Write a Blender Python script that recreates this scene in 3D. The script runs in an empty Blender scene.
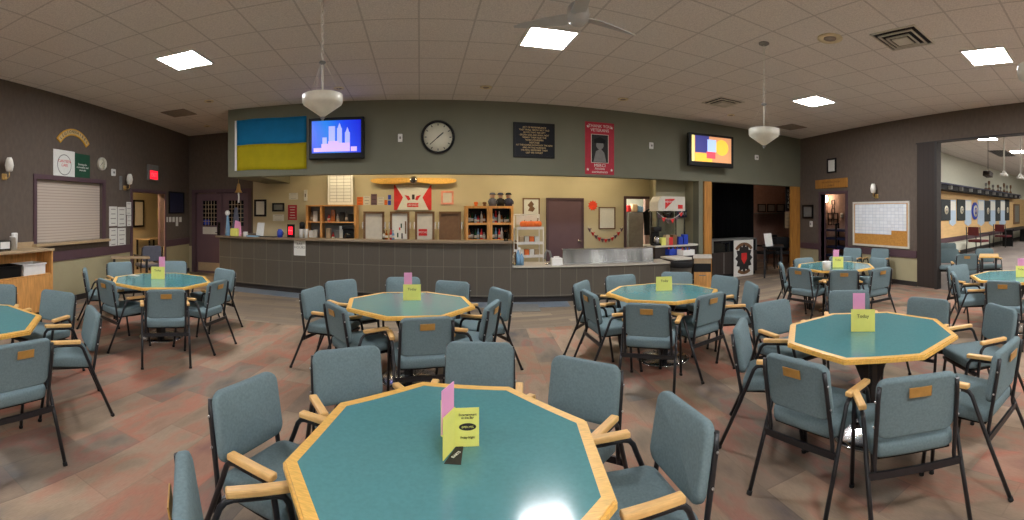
import bpy, bmesh, math, random
from mathutils import Vector, Matrix
random.seed(7)
PI = math.pi
sc = bpy.context.scene
COL = sc.collection
# ------------------------------------------------------------------ camera model (cylindrical panorama)
FPX, CX, CY, E = 440.0, 512.0, 212.0, 1.62      # pixels per radian, image centre column, horizon row, eye height
CEIL = 3.69

def lin(c):
    return tuple(((v/255)/12.92 if v/255 <= .04045 else (((v/255)+.055)/1.055)**2.4) for v in c)+(1,)

# ------------------------------------------------------------------ materials
def mat(name, rgb, rough=.7, metal=0, noise=.12, nscale=12, bump=0, bscale=120, emit=None, es=1, trans=0, alpha=1, spec=None, coat=0, stretch=None):
    m = bpy.data.materials.new(name); m.use_nodes = True
    nt = m.node_tree; b = nt.nodes['Principled BSDF']; L = nt.links.new
    c = lin(rgb)
    b.inputs['Base Color'].default_value = c
    b.inputs['Roughness'].default_value = rough
    b.inputs['Metallic'].default_value = metal
    if spec is not None: b.inputs['Specular IOR Level'].default_value = spec
    if coat: b.inputs['Coat Weight'].default_value = coat; b.inputs['Coat Roughness'].default_value = .06
    if trans: b.inputs['Transmission Weight'].default_value = trans
    if alpha < 1: b.inputs['Alpha'].default_value = alpha
    tc = nt.nodes.new('ShaderNodeTexCoord')
    mp = nt.nodes.new('ShaderNodeMapping'); L(tc.outputs['Object'], mp.inputs['Vector'])
    if stretch: mp.inputs['Scale'].default_value = stretch
    if noise:
        n = nt.nodes.new('ShaderNodeTexNoise'); n.inputs['Scale'].default_value = nscale; n.inputs['Detail'].default_value = 4
        L(mp.outputs['Vector'], n.inputs['Vector'])
        mr = nt.nodes.new('ShaderNodeMapRange'); mr.inputs['From Min'].default_value = .3; mr.inputs['From Max'].default_value = .7
        mr.inputs['To Min'].default_value = 1-noise; mr.inputs['To Max'].default_value = 1+noise
        L(n.outputs['Fac'], mr.inputs['Value'])
        mx = nt.nodes.new('ShaderNodeVectorMath'); mx.operation = 'SCALE'; mx.inputs[0].default_value = c[:3]
        L(mr.outputs['Result'], mx.inputs['Scale']); L(mx.outputs['Vector'], b.inputs['Base Color'])
    if bump:
        n2 = nt.nodes.new('ShaderNodeTexNoise'); n2.inputs['Scale'].default_value = bscale; n2.inputs['Detail'].default_value = 2
        L(mp.outputs['Vector'], n2.inputs['Vector'])
        bp = nt.nodes.new('ShaderNodeBump'); bp.inputs['Strength'].default_value = bump; bp.inputs['Distance'].default_value = .01
        L(n2.outputs['Fac'], bp.inputs['Height']); L(bp.outputs['Normal'], b.inputs['Normal'])
    if emit:
        b.inputs['Emission Color'].default_value = lin(emit); b.inputs['Emission Strength'].default_value = es
    return m

M = {}
M['fabric'] = mat('chair_fabric', (110, 129, 133), .95, noise=.10, nscale=90, bump=.25, bscale=500, spec=.2)
M['blackmetal'] = mat('black_tube', (28, 29, 32), .38, noise=.1)
M['rubber'] = mat('rubber', (18, 18, 18), .8)
M['steelbolt'] = mat('bolt_steel', (200, 200, 200), .3, 1)
M['oak'] = mat('light_oak', (226, 178, 88), .38, noise=.16, nscale=14, stretch=(2, 12, 2), coat=.2)
M['armoak'] = mat('arm_oak', (222, 178, 112), .4, noise=.12, nscale=20, stretch=(8, 1, 4))
M['teal'] = mat('teal_laminate', (84, 138, 141), .11, noise=.05, nscale=60, spec=.55)
M['plate'] = mat('plate_wood', (172, 130, 66), .35, noise=.15, nscale=30)
M['chrome'] = mat('chrome', (210, 210, 212), .18, 1, noise=.03)
M['steel'] = mat('stainless', (112, 112, 108), .24, 1, noise=.6, nscale=2.2, stretch=(1.6, 1, .02))  # vertical bands in the colour imitate reflections on the splash panel
M['brass'] = mat('brass', (226, 190, 120), .35, .7)
M['white'] = mat('white_plastic', (225, 224, 218), .5, noise=.03)
M['offwhite'] = mat('off_white', (205, 200, 186), .6, noise=.05)
M['paper'] = mat('paper', (222, 222, 214), .85, noise=.05, nscale=40)
M['yellow'] = mat('yellow_paper', (226, 226, 118), .8, noise=.04)
M['pink'] = mat('pink_paper', (232, 160, 200), .8, noise=.04)
M['black'] = mat('black_plastic', (12, 12, 13), .5, noise=.1, spec=.3)
M['matteblack'] = mat('matte_black', (12, 12, 14), .85)
M['ink'] = mat('ink', (40, 38, 36), .8)
M['greyink'] = mat('grey_ink', (130, 128, 122), .8)
M['red'] = mat('red_print', (205, 45, 42), .7)
M['redposter'] = mat('red_poster', (176, 30, 52), .55)
M['purple'] = mat('purple_paint', (84, 62, 68), .6, noise=.06, nscale=6)
M['purpledoor'] = mat('purple_door', (100, 76, 82), .5, noise=.05, nscale=4)
M['greenwall'] = mat('green_grey_paint', (111, 111, 93), .75, noise=.05, nscale=2, bump=.1)
M['brownwall'] = mat('brown_carpet_wall', (98, 87, 77), .95, noise=.10, nscale=8, bump=.5, bscale=90, stretch=(2, 2, 1))
M['beigewall'] = mat('beige_paint', (168, 160, 126), .8, noise=.05, nscale=3)
M['yellowwall'] = mat('yellow_paint', (194, 184, 152), .75, noise=.04, nscale=2)
M['palewall'] = mat('pale_wall', (205, 206, 190), .8, noise=.03)
M['basebd'] = mat('base_board', (45, 40, 38), .6)
M['jamb'] = mat('jamb_wood', (176, 122, 56), .5, noise=.22, nscale=5, stretch=(6, 6, .5))
M['cabwood'] = mat('cabinet_wood', (208, 152, 86), .5, noise=.2, nscale=6, stretch=(5, 5, .8))
M['counter'] = mat('counter_laminate', (128, 112, 90), .35, noise=.1, nscale=20)
M['paleworktop'] = mat('pale_worktop', (178, 172, 160), .35, noise=.05, nscale=20)
M['olivewall'] = mat('olive_paint', (150, 144, 116), .75, noise=.04, nscale=2)
M['salmon'] = mat('salmon_mount', (226, 150, 130), .7)
M['tan'] = mat('tan_laminate', (176, 152, 118), .4, noise=.08, nscale=20)
M['partition'] = mat('partition_vinyl', (70, 62, 56), .7, noise=.08, nscale=10, bump=.3, bscale=60)
M['blue'] = mat('blue_plastic', (30, 62, 170), .45)
M['darkblue'] = mat('dark_blue', (30, 36, 66), .5)
M['flagblue'] = mat('flag_blue', (22, 146, 204), .8, noise=.06, nscale=5)
M['flagyellow'] = mat('flag_yellow', (216, 200, 26), .8, noise=.06, nscale=5)
M['banneryellow'] = mat('banner_yellow', (212, 160, 50), .7)
M['bannergreen'] = mat('banner_green', (22, 72, 50), .7)
M['gold'] = mat('gold_text', (206, 178, 122), .5)
M['navy'] = mat('plaque_navy', (8, 10, 20), .5, spec=.3)
M['face'] = mat('clock_face', (214, 210, 186), .5, noise=.02)
M['glass'] = mat('smoked_glass', (30, 34, 40), .08, noise=0, trans=.6)
M['clear'] = mat('clear_glass', (235, 240, 240), .03, noise=0, trans=1)
M['bowl'] = mat('alabaster', (222, 220, 204), .35, noise=.12, nscale=9)
M['frost'] = mat('frosted_shade', (235, 232, 220), .4)
M['shutter'] = mat('shutter', (190, 176, 162), .5, noise=.03)
M['curtain'] = mat('black_curtain', (10, 11, 16), .9)
M['redseat'] = mat('red_vinyl', (92, 24, 34), .6)
M['dart'] = mat('dart_backing', (44, 50, 52), .8, noise=.1)
M['scoreboard'] = mat('score_blue', (172, 192, 212), .6, noise=.05)
M['cork'] = mat('cork', (190, 136, 62), .9, noise=.2, nscale=50)
M['panelwood'] = mat('pale_panel', (214, 178, 124), .6, noise=.08, nscale=4, stretch=(.5, .5, 3))
M['orange'] = mat('orange', (226, 110, 40), .6)
M['orangered'] = mat('orange_red', (232, 70, 36), .7)
M['skin'] = mat('doll_face', (214, 176, 150), .7)
M['greycloth'] = mat('grey_cloth', (90, 92, 104), .9)
M['green'] = mat('bottle_green', (28, 70, 40), .15)
M['amber'] = mat('bottle_amber', (150, 80, 26), .15)
M['greyplastic'] = mat('grey_plastic', (120, 120, 116), .5)
M['steelblue'] = mat('blue_glass', (120, 160, 190), .2)
M['fanmetal'] = mat('fan_metal', (190, 192, 190), .35, .3, noise=.04)
M['grillebrown'] = mat('grille_brown', (150, 138, 124), .8)
M['tilebeige'] = mat('speaker_beige', (222, 208, 170), .6)
M['exit'] = mat('exit_red', (200, 20, 30), .5, emit=(255, 30, 50), es=1.6, noise=0)
M['lamp'] = mat('troffer_diffuser', (255, 255, 255), .5, emit=(250, 250, 255), es=112, noise=0)
M['lamp2'] = mat('dart_room_diffuser', (255, 255, 255), .5, emit=(255, 250, 244), es=80, noise=0)
M['tube'] = mat('bar_tube', (255, 255, 255), .5, emit=(255, 232, 190), es=38, noise=0)
M['dimfill'] = mat('dim_fill', (255, 255, 255), .5, emit=(255, 200, 160), es=10, noise=0)  # glow of the fill added to the dark room
M['pantrylight'] = mat('pantry_glow', (255, 250, 240), .5, emit=(255, 248, 236), es=60, noise=0)
M['globe'] = mat('globe_glow', (255, 240, 220), .5, emit=(255, 225, 190), es=30, noise=0)
M['halllight'] = mat('hall_glow', (255, 240, 220), .5, emit=(255, 214, 160), es=100, noise=0)
M['brownred'] = mat('back_room_wall', (150, 122, 110), .85)
M['rimwood'] = mat('board_frame', (112, 80, 48), .5)

def nodes_of(m):
    return m.node_tree, m.node_tree.nodes['Principled BSDF'], m.node_tree.links.new
def math_node(nt, op, a, b=None, c=None):
    n = nt.nodes.new('ShaderNodeMath'); n.operation = op
    for i, v in enumerate((a, b, c)):
        if v is None: continue
        if isinstance(v, (int, float)): n.inputs[i].default_value = v
        else: nt.links.new(v, n.inputs[i])
    return n.outputs[0]
def rot_coords(nt, ang, offx=0, offy=0):
    g = nt.nodes.new('ShaderNodeNewGeometry')
    mp = nt.nodes.new('ShaderNodeMapping'); mp.vector_type = 'TEXTURE'
    mp.inputs['Rotation'].default_value = (0, 0, ang); mp.inputs['Location'].default_value = (offx, offy, 0)
    nt.links.new(g.outputs['Position'], mp.inputs['Vector'])
    s = nt.nodes.new('ShaderNodeSeparateXYZ'); nt.links.new(mp.outputs['Vector'], s.inputs['Vector'])
    return mp.outputs['Vector'], s.outputs[0], s.outputs[1]
def ramp(nt, fac, stops, interp='LINEAR'):
    r = nt.nodes.new('ShaderNodeValToRGB'); r.color_ramp.interpolation = interp
    el = r.color_ramp.elements
    while len(el) > 1: el.remove(el[0])
    el[0].position = stops[0][0]; el[0].color = lin(stops[0][1])
    for p, c in stops[1:]:
        e = el.new(p); e.color = lin(c)
    nt.links.new(fac, r.inputs['Fac']); return r.outputs['Color']
def mixc(nt, fac, a, b, mode='MIX'):
    m = nt.nodes.new('ShaderNodeMix'); m.data_type = 'RGBA'; m.blend_type = mode
    if isinstance(fac, (int, float)): m.inputs[0].default_value = fac
    else: nt.links.new(fac, m.inputs[0])
    for i, v in ((6, a), (7, b)):
        if isinstance(v, tuple): m.inputs[i].default_value = v
        else: nt.links.new(v, m.inputs[i])
    return m.outputs[2]

def plank_carpet(name, ang, w, h, cols, cloud, cloudfac, rough=.95, seam=.2):
    m = mat(name, (128, 110, 95), rough, noise=0)
    nt, b, L = nodes_of(m)
    vec, x, y = rot_coords(nt, ang)
    row = math_node(nt, 'FLOOR', math_node(nt, 'DIVIDE', y, h))
    xs = math_node(nt, 'ADD', math_node(nt, 'DIVIDE', x, w), math_node(nt, 'MULTIPLY', row, .37))
    colm = math_node(nt, 'FLOOR', xs)
    cb = nt.nodes.new('ShaderNodeCombineXYZ'); L(colm, cb.inputs[0]); L(row, cb.inputs[1])
    wn = nt.nodes.new('ShaderNodeTexWhiteNoise'); wn.noise_dimensions = '2D'; L(cb.outputs[0], wn.inputs['Vector'])
    n = len(cols)
    c1 = ramp(nt, wn.outputs['Value'], [(i/n, c) for i, c in enumerate(cols)], 'CONSTANT')
    nz = nt.nodes.new('ShaderNodeTexNoise'); nz.inputs['Scale'].default_value = 1.3; nz.inputs['Detail'].default_value = 3
    mp = nt.nodes.new('ShaderNodeMapping'); mp.inputs['Scale'].default_value = (1, 2.4, 1); L(vec, mp.inputs['Vector']); L(mp.outputs['Vector'], nz.inputs['Vector'])
    c2 = ramp(nt, nz.outputs['Fac'], cloud)
    c = mixc(nt, cloudfac, c1, c2)
    fine = nt.nodes.new('ShaderNodeTexNoise'); fine.inputs['Scale'].default_value = 90; fine.inputs['Detail'].default_value = 2
    mp2 = nt.nodes.new('ShaderNodeMapping'); mp2.inputs['Scale'].default_value = (.25, 1.6, 1); L(vec, mp2.inputs['Vector']); L(mp2.outputs['Vector'], fine.inputs['Vector'])
    g = math_node(nt, 'ADD', math_node(nt, 'MULTIPLY', fine.outputs['Fac'], .34), .83)
    sv = nt.nodes.new('ShaderNodeVectorMath'); sv.operation = 'SCALE'; L(c, sv.inputs[0]); L(g, sv.inputs['Scale'])
    fx = math_node(nt, 'FRACT', xs); fy = math_node(nt, 'FRACT', math_node(nt, 'DIVIDE', y, h))
    line = math_node(nt, 'MAXIMUM', math_node(nt, 'LESS_THAN', fx, .008/w), math_node(nt, 'LESS_THAN', fy, .008/h))
    out = mixc(nt, math_node(nt, 'MULTIPLY', line, seam), sv.outputs[0], lin((50, 42, 38)))
    L(out, b.inputs['Base Color'])
    bp = nt.nodes.new('ShaderNodeBump'); bp.inputs['Strength'].default_value = .3; bp.inputs['Distance'].default_value = .004
    L(fine.outputs['Fac'], bp.inputs['Height']); L(bp.outputs['Normal'], b.inputs['Normal'])
    b.inputs['Specular IOR Level'].default_value = .15
    return m
M['carpet'] = plank_carpet('main_carpet', math.radians(94), .92, .31,
    [(142, 124, 104), (150, 112, 94), (106, 101, 95), (132, 118, 97), (152, 133, 113), (162, 107, 90), (118, 101, 91), (94, 92, 90), (137, 116, 98), (164, 142, 120)],
    [(.28, (82, 82, 82)), (.4, (129, 114, 96)), (.48, (148, 129, 109)), (.56, (162, 110, 91)), (.62, (140, 121, 102)), (.72, (102, 95, 84))], .55, seam=.12)
M['aisle'] = plank_carpet('aisle_vinyl_planks', math.radians(12), 1.2, .15,
    [(142, 128, 110), (126, 114, 100), (158, 143, 122), (134, 120, 102), (118, 107, 95)],
    [(.3, (108, 98, 86)), (.7, (140, 124, 104))], .3, .6, .35)
M['slate'] = plank_carpet('slate_tile_floor', math.radians(2), .3, .3,
    [(116, 128, 138), (122, 132, 140), (110, 122, 132)], [(.3, (110, 122, 132)), (.7, (126, 136, 144))], .4, .4, .3)
M['dartfloor'] = plank_carpet('dart_room_carpet', math.radians(12), .6, .6,
    [(124, 116, 112), (118, 110, 106), (128, 120, 114)], [(.3, (112, 106, 104)), (.7, (130, 122, 116))], .4, .95, .1)

def tile_ceiling(name, rgb, ang, ox, oy, s=.605):
    m = mat(name, rgb, .95, noise=0); nt, b, L = nodes_of(m)
    vec, x, y = rot_coords(nt, ang, ox, oy)
    ax = math_node(nt, 'ABSOLUTE', math_node(nt, 'SUBTRACT', math_node(nt, 'FRACT', math_node(nt, 'DIVIDE', x, s)), .5))
    ay = math_node(nt, 'ABSOLUTE', math_node(nt, 'SUBTRACT', math_node(nt, 'FRACT', math_node(nt, 'DIVIDE', y, s)), .5))
    mxx = math_node(nt, 'MAXIMUM', ax, ay)
    line = math_node(nt, 'GREATER_THAN', mxx, .482)
    nz = nt.nodes.new('ShaderNodeTexNoise'); nz.inputs['Scale'].default_value = 70; nz.inputs['Detail'].default_value = 5; L(vec, nz.inputs['Vector'])
    nz2 = nt.nodes.new('ShaderNodeTexNoise'); nz2.inputs['Scale'].default_value = .8; L(vec, nz2.inputs['Vector'])
    base = ramp(nt, nz.outputs['Fac'], [(.3, tuple(int(v*.93) for v in rgb)), (.65, tuple(min(255, int(v*1.05)) for v in rgb))])
    c = mixc(nt, math_node(nt, 'MULTIPLY', line, .34), base, lin((110, 102, 94)))
    c = mixc(nt, math_node(nt, 'MULTIPLY', nz2.outputs['Fac'], .15), c, lin((190, 180, 172)))
    L(c, b.inputs['Base Color'])
    bp = nt.nodes.new('ShaderNodeBump'); bp.inputs['Strength'].default_value = .4; bp.inputs['Distance'].default_value = .01
    L(math_node(nt, 'SUBTRACT', nz.outputs['Fac'], line), bp.inputs['Height']); L(bp.outputs['Normal'], b.inputs['Normal'])
    return m

def grid_mat(name, rgb, grout, w, z0, h, axis='x', gw=.006, rough=.45):
    """tiles in the object's own x / z coordinates"""
    m = mat(name, rgb, rough, noise=0); nt, b, L = nodes_of(m)
    tc = nt.nodes.new('ShaderNodeTexCoord'); s = nt.nodes.new('ShaderNodeSeparateXYZ'); L(tc.outputs['Object'], s.inputs['Vector'])
    X = s.outputs[0]; Z = s.outputs[2]
    fx = math_node(nt, 'FRACT', math_node(nt, 'DIVIDE', X, w)); fz = math_node(nt, 'FRACT', math_node(nt, 'DIVIDE', math_node(nt, 'SUBTRACT', Z, z0), h))
    line = math_node(nt, 'MAXIMUM', math_node(nt, 'LESS_THAN', fx, gw/w), math_node(nt, 'LESS_THAN', fz, gw/h))
    cb = nt.nodes.new('ShaderNodeCombineXYZ'); L(math_node(nt, 'FLOOR', math_node(nt, 'DIVIDE', X, w)), cb.inputs[0]); L(math_node(nt, 'FLOOR', math_node(nt, 'DIVIDE', math_node(nt, 'SUBTRACT', Z, z0), h)), cb.inputs[1])
    wn = nt.nodes.new('ShaderNodeTexWhiteNoise'); wn.noise_dimensions = '2D'; L(cb.outputs[0], wn.inputs['Vector'])
    nz = nt.nodes.new('ShaderNodeTexNoise'); nz.inputs['Scale'].default_value = 30
    mp = nt.nodes.new('ShaderNodeMapping'); mp.inputs['Scale'].default_value = (4, 4, .15); L(tc.outputs['Object'], mp.inputs['Vector']); L(mp.outputs['Vector'], nz.inputs['Vector'])
    v = math_node(nt, 'ADD', math_node(nt, 'MULTIPLY', wn.outputs['Value'], .14), math_node(nt, 'MULTIPLY', nz.outputs['Fac'], .35))
    v = math_node(nt, 'ADD', v, .76)
    sv = nt.nodes.new('ShaderNodeVectorMath'); sv.operation = 'SCALE'; sv.inputs[0].default_value = lin(rgb)[:3]; L(v, sv.inputs['Scale'])
    L(mixc(nt, line, sv.outputs[0], lin(grout)), b.inputs['Base Color'])
    return m
M['bartile'] = grid_mat('bar_front_tile', (84, 78, 68), (124, 118, 104), .30, .12, .51)
M['chart'] = grid_mat('chart_grid', (226, 230, 232), (180, 190, 204), .115, 0, .075, gw=.006, rough=.7)

def stripes_z(m, s, lo, hi, depth=.5):
    nt, b, L = nodes_of(m)
    tc = nt.nodes.new('ShaderNodeTexCoord'); sp = nt.nodes.new('ShaderNodeSeparateXYZ'); L(tc.outputs['Object'], sp.inputs['Vector'])
    f = math_node(nt, 'FRACT', math_node(nt, 'DIVIDE', sp.outputs[2], s))
    L(ramp(nt, f, [(0, lo), (.2, hi), (.8, hi), (1, lo)]), b.inputs['Base Color'])
    bp = nt.nodes.new('ShaderNodeBump'); bp.inputs['Strength'].default_value = depth; bp.inputs['Distance'].default_value = .01
    L(math_node(nt, 'PINGPONG', f, .5), bp.inputs['Height']); L(bp.outputs['Normal'], b.inputs['Normal'])
stripes_z(M['shutter'], .05, (160, 146, 132), (196, 182, 166))
def stripes_x(m, s, lo, hi):
    nt, b, L = nodes_of(m)
    tc = nt.nodes.new('ShaderNodeTexCoord'); sp = nt.nodes.new('ShaderNodeSeparateXYZ'); L(tc.outputs['Object'], sp.inputs['Vector'])
    f = math_node(nt, 'FRACT', math_node(nt, 'DIVIDE', sp.outputs[0], s))
    L(ramp(nt, f, [(0, lo), (.12, hi), (1, hi)]), b.inputs['Base Color'])
stripes_x(M['partition'], .12, (32, 26, 22), (50, 41, 35))

# screens: what the televisions show, as emission driven by object coordinates
def screen_mat(name, stops, ang, es):
    m = mat(name, (10, 10, 12), .3, noise=0); nt, b, L = nodes_of(m)
    tc = nt.nodes.new('ShaderNodeTexCoord'); mp = nt.nodes.new('ShaderNodeMapping'); mp.inputs['Rotation'].default_value = (0, ang, 0)
    L(tc.outputs['Object'], mp.inputs['Vector'])
    s = nt.nodes.new('ShaderNodeSeparateXYZ'); L(mp.outputs['Vector'], s.inputs['Vector'])
    c = ramp(nt, math_node(nt, 'ADD', math_node(nt, 'MULTIPLY', s.outputs[0], .95), .5), stops)
    L(c, b.inputs['Emission Color']); b.inputs['Emission Strength'].default_value = es
    return m
M['screen1'] = screen_mat('blue_broadcast', [(0, (20, 60, 235)), (.4, (10, 130, 240)), (.7, (20, 70, 240)), (1, (10, 30, 215))], .3, 1.0)
M['screen1b'] = mat('city_graphic', (180, 170, 230), .5, emit=(150, 165, 248), es=.95, noise=0)
M['screen1c'] = mat('city_graphic_pink', (200, 170, 220), .5, emit=(196, 170, 240), es=.9, noise=0)
M['sc_navy'] = mat('tv_navy', (40, 44, 110), .5, emit=(62, 62, 140), es=.8, noise=0)
M['sc_yel'] = mat('tv_yellow', (240, 200, 70), .5, emit=(244, 196, 70), es=.85, noise=0)
M['sc_or'] = mat('tv_orange', (220, 160, 100), .5, emit=(214, 150, 110), es=.8, noise=0)
M['sc_pale'] = mat('tv_pale', (190, 210, 240), .5, emit=(170, 200, 240), es=.9, noise=0)
M['sc_red'] = mat('tv_red', (230, 80, 90), .5, emit=(230, 80, 100), es=.8, noise=0)
M['sc_side'] = mat('tv_side_bar', (240, 230, 140), .5, emit=(250, 236, 150), es=.9, noise=0)
M['sign'] = mat('lit_sign', (200, 200, 195), .5, noise=.02)

# ------------------------------------------------------------------ mesh builder
class MB:
    def __init__(s): s.bm = bmesh.new(); s.mi = 0
    def _tag(s, geom):
        for f in geom: f.material_index = s.mi
    def box(s, x0, x1, y0, y1, z0, z1, rot=None, piv=None, bev=0):
        bm2 = bmesh.new(); bmesh.ops.create_cube(bm2, size=1)
        bmesh.ops.scale(bm2, vec=(abs(x1-x0), abs(y1-y0), abs(z1-z0)), verts=bm2.verts)
        if bev: bmesh.ops.bevel(bm2, geom=bm2.edges[:], offset=bev, segments=2, affect='EDGES', profile=.5)
        bmesh.ops.translate(bm2, vec=((x0+x1)/2, (y0+y1)/2, (z0+z1)/2), verts=bm2.verts)
        if rot is not None:
            bmesh.ops.rotate(bm2, cent=piv or ((x0+x1)/2, (y0+y1)/2, (z0+z1)/2), matrix=rot, verts=bm2.verts)
        return s.merge(bm2)
    def merge(s, bm2, smooth=False):
        me = bpy.data.meshes.new('tmp')
        for f in bm2.faces: f.material_index = s.mi; f.smooth = smooth or f.smooth
        bm2.to_mesh(me); bm2.free(); s.bm.from_mesh(me); bpy.data.meshes.remove(me); return s
    def tube(s, pts, r, n=8, cap=True):
        pts = [Vector(p) for p in pts]; bm2 = bmesh.new(); rings = []
        up = None
        for i, p in enumerate(pts):
            d = (pts[min(i+1, len(pts)-1)]-pts[max(i-1, 0)]).normalized()
            if up is None:
                up = Vector((0, 0, 1)) if abs(d.z) < .9 else Vector((1, 0, 0))
            a = d.cross(up).normalized(); bb = a.cross(d).normalized(); up = bb
            rr = r[i] if isinstance(r, (list, tuple)) else r
            rings.append([bm2.verts.new(p+a*rr*math.cos(2*PI*k/n)+bb*rr*math.sin(2*PI*k/n)) for k in range(n)])
        for A, B in zip(rings, rings[1:]):
            for k in range(n): bm2.faces.new((A[k], A[(k+1) % n], B[(k+1) % n], B[k])).smooth = True
        if cap: bm2.faces.new(rings[0][::-1]); bm2.faces.new(rings[-1])
        bmesh.ops.recalc_face_normals(bm2, faces=bm2.faces)
        return s.merge(bm2)
    def lathe(s, prof, n=20, c=(0, 0, 0), smooth=True, axis='z'):
        bm2 = bmesh.new(); rings = []
        for r, z in prof:
            ring = []
            for k in range(n):
                x, y = r*math.cos(2*PI*k/n), r*math.sin(2*PI*k/n)
                v = (x, y, z) if axis == 'z' else (x, z, y)
                ring.append(bm2.verts.new((v[0]+c[0], v[1]+c[1], v[2]+c[2])))
            rings.append(ring)
        for A, B in zip(rings, rings[1:]):
            for k in range(n): bm2.faces.new((A[k], A[(k+1) % n], B[(k+1) % n], B[k])).smooth = smooth
        if prof[0][0] > 1e-5: bm2.faces.new(rings[0][::-1])
        if prof[-1][0] > 1e-5: bm2.faces.new(rings[-1])
        bmesh.ops.remove_doubles(bm2, verts=bm2.verts, dist=1e-6)
        bmesh.ops.recalc_face_normals(bm2, faces=bm2.faces)
        return s.merge(bm2)
    def prism(s, poly, z0, z1, plane='xy', bev=0, smooth=False):
        """poly: list of 2D points; plane xy -> extruded in z; plane xz -> extruded in y"""
        bm2 = bmesh.new()
        f3 = (lambda p, h: (p[0], p[1], h)) if plane == 'xy' else ((lambda p, h: (p[0], h, p[1])) if plane == 'xz' else (lambda p, h: (h, p[0], p[1])))
        A = [bm2.verts.new(f3(p, z0)) for p in poly]; B = [bm2.verts.new(f3(p, z1)) for p in poly]
        bm2.faces.new(A[::-1]); bm2.faces.new(B); n = len(poly)
        for k in range(n): bm2.faces.new((A[k], A[(k+1) % n], B[(k+1) % n], B[k])).smooth = smooth
        bmesh.ops.recalc_face_normals(bm2, faces=bm2.faces)
        if bev: bmesh.ops.bevel(bm2, geom=bm2.edges[:], offset=bev, segments=2, affect='EDGES')
        return s.merge(bm2)
    def ball(s, c, r, sc_=(1, 1, 1), n=12):
        bm2 = bmesh.new(); bmesh.ops.create_uvsphere(bm2, u_segments=n, v_segments=max(6, n*2//3), radius=r)
        bmesh.ops.scale(bm2, vec=sc_, verts=bm2.verts); bmesh.ops.translate(bm2, vec=c, verts=bm2.verts)
        return s.merge(bm2, True)
    def use(s, i): s.mi = i; return s
    def build(s, name, mats, parent=None, loc=(0, 0, 0), rz=0):
        me = bpy.data.meshes.new(name); s.bm.to_mesh(me); s.bm.free()
        for m in (mats if isinstance(mats, (list, tuple)) else [mats]): me.materials.append(M[m] if isinstance(m, str) else m)
        o = bpy.data.objects.new(name, me); COL.objects.link(o); o.location = loc; o.rotation_euler = (0, 0, rz)
        if parent: o.parent = parent
        return o
def tag(o, label=None, cat=None, group=None, kind=None):
    if label: o['label'] = label
    if cat: o['category'] = cat
    if group: o['group'] = group
    if kind: o['kind'] = kind
    return o
def empty(name, loc=(0, 0, 0), rz=0):
    o = bpy.data.objects.new(name, None); COL.objects.link(o); o.location = loc; o.rotation_euler = (0, 0, rz); o.empty_display_size = .1; return o
def kids(o): return [c for c in bpy.data.objects if c.parent is o]
def copy_tree(o, parent=None, table=None):
    c = o.copy(); COL.objects.link(c); c.parent = parent
    for ch in kids(o): copy_tree(ch, c)
    return c
def bx(name, m, x0, x1, y0, y1, z0, z1, parent=None, bev=0):
    return MB().box(x0, x1, y0, y1, z0, z1, bev=bev).build(name, m, parent)
def text(name, body, size, m, parent, loc, rx=PI/2, align='CENTER', sx=1, ext=.0008, rz=0):
    c = bpy.data.curves.new(name, 'FONT'); c.body = body; c.size = size; c.align_x = align; c.align_y = 'CENTER'; c.extrude = ext
    c.space_line = .95; c.resolution_u = 2
    c.materials.append(M[m]); o = bpy.data.objects.new(name, c); COL.objects.link(o); o.parent = parent; o.location = loc; o.rotation_euler = (rx, 0, rz); o.scale = (sx, 1, 1)
    return o

# ------------------------------------------------------------------ plan frames
def ground(px, py, z=0.0):
    rho = (E-z)*FPX/(py-CY); th = (px-CX)/FPX
    return Vector((rho*math.sin(th), rho*math.cos(th), z))
class Fr:
    """a vertical plane: origin, u to the viewer's right, n away from the viewer"""
    def __init__(s, p0, p1):
        s.o = Vector(p0); d = Vector(p1)-s.o; s.len = d.length; s.u = d/s.len; s.n = Vector((-s.u.y, s.u.x)); s.rz = math.atan2(s.u.y, s.u.x)
    def hit(s, px, off=0):
        th = (px-CX)/FPX; d = Vector((math.sin(th), math.cos(th))); o = s.o-s.n*off
        den = d.dot(s.n); rho = o.dot(s.n)/den
        return (d*rho-o).dot(s.u), rho
    def z(s, px, py, off=0): return E-(py-CY)*s.hit(px, off)[1]/FPX
    def W(s, t, d=0, z=0): p = s.o+s.u*t+s.n*d; return (p.x, p.y, z)
    def rect(s, x0, y0, x1, y1, off=0):
        """pixel box -> (t centre, z centre, width, height) on the plane"""
        t0 = s.hit(x0, off)[0]; t1 = s.hit(x1, off)[0]; xm = (x0+x1)/2
        za = s.z(xm, y0, off); zb = s.z(xm, y1, off)
        return (t0+t1)/2, (za+zb)/2, abs(t1-t0), abs(za-zb)
k = E/1.58
S = Fr((-5.24*k, 6.96*k), (7.43*k, 9.66*k))
Lw = Fr((-6.12*k, 2.64*k), (-7.83*k, 8.68*k))
R = Fr((7.43*k, 9.66*k), (7.43*k, 3.0*k))
B = Fr((-7.83*k, 8.68*k), (-7.83*k+10, 8.68*k+2.131))
BAR = Fr((-5.88*k, 7.50*k), (2.75*k, 7.75*k))
DW = Fr((12.46*k, 8.36*k), (23.9*k, 10.5*k))
SB = 1.62+.69*k      # underside of the bulkhead over the bar
HD = 1.62+1.43*k     # header above the opening to the dart room
S_end = S.len
NOTE = {}
def struct(o): o['kind'] = 'structure'; return o

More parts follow.
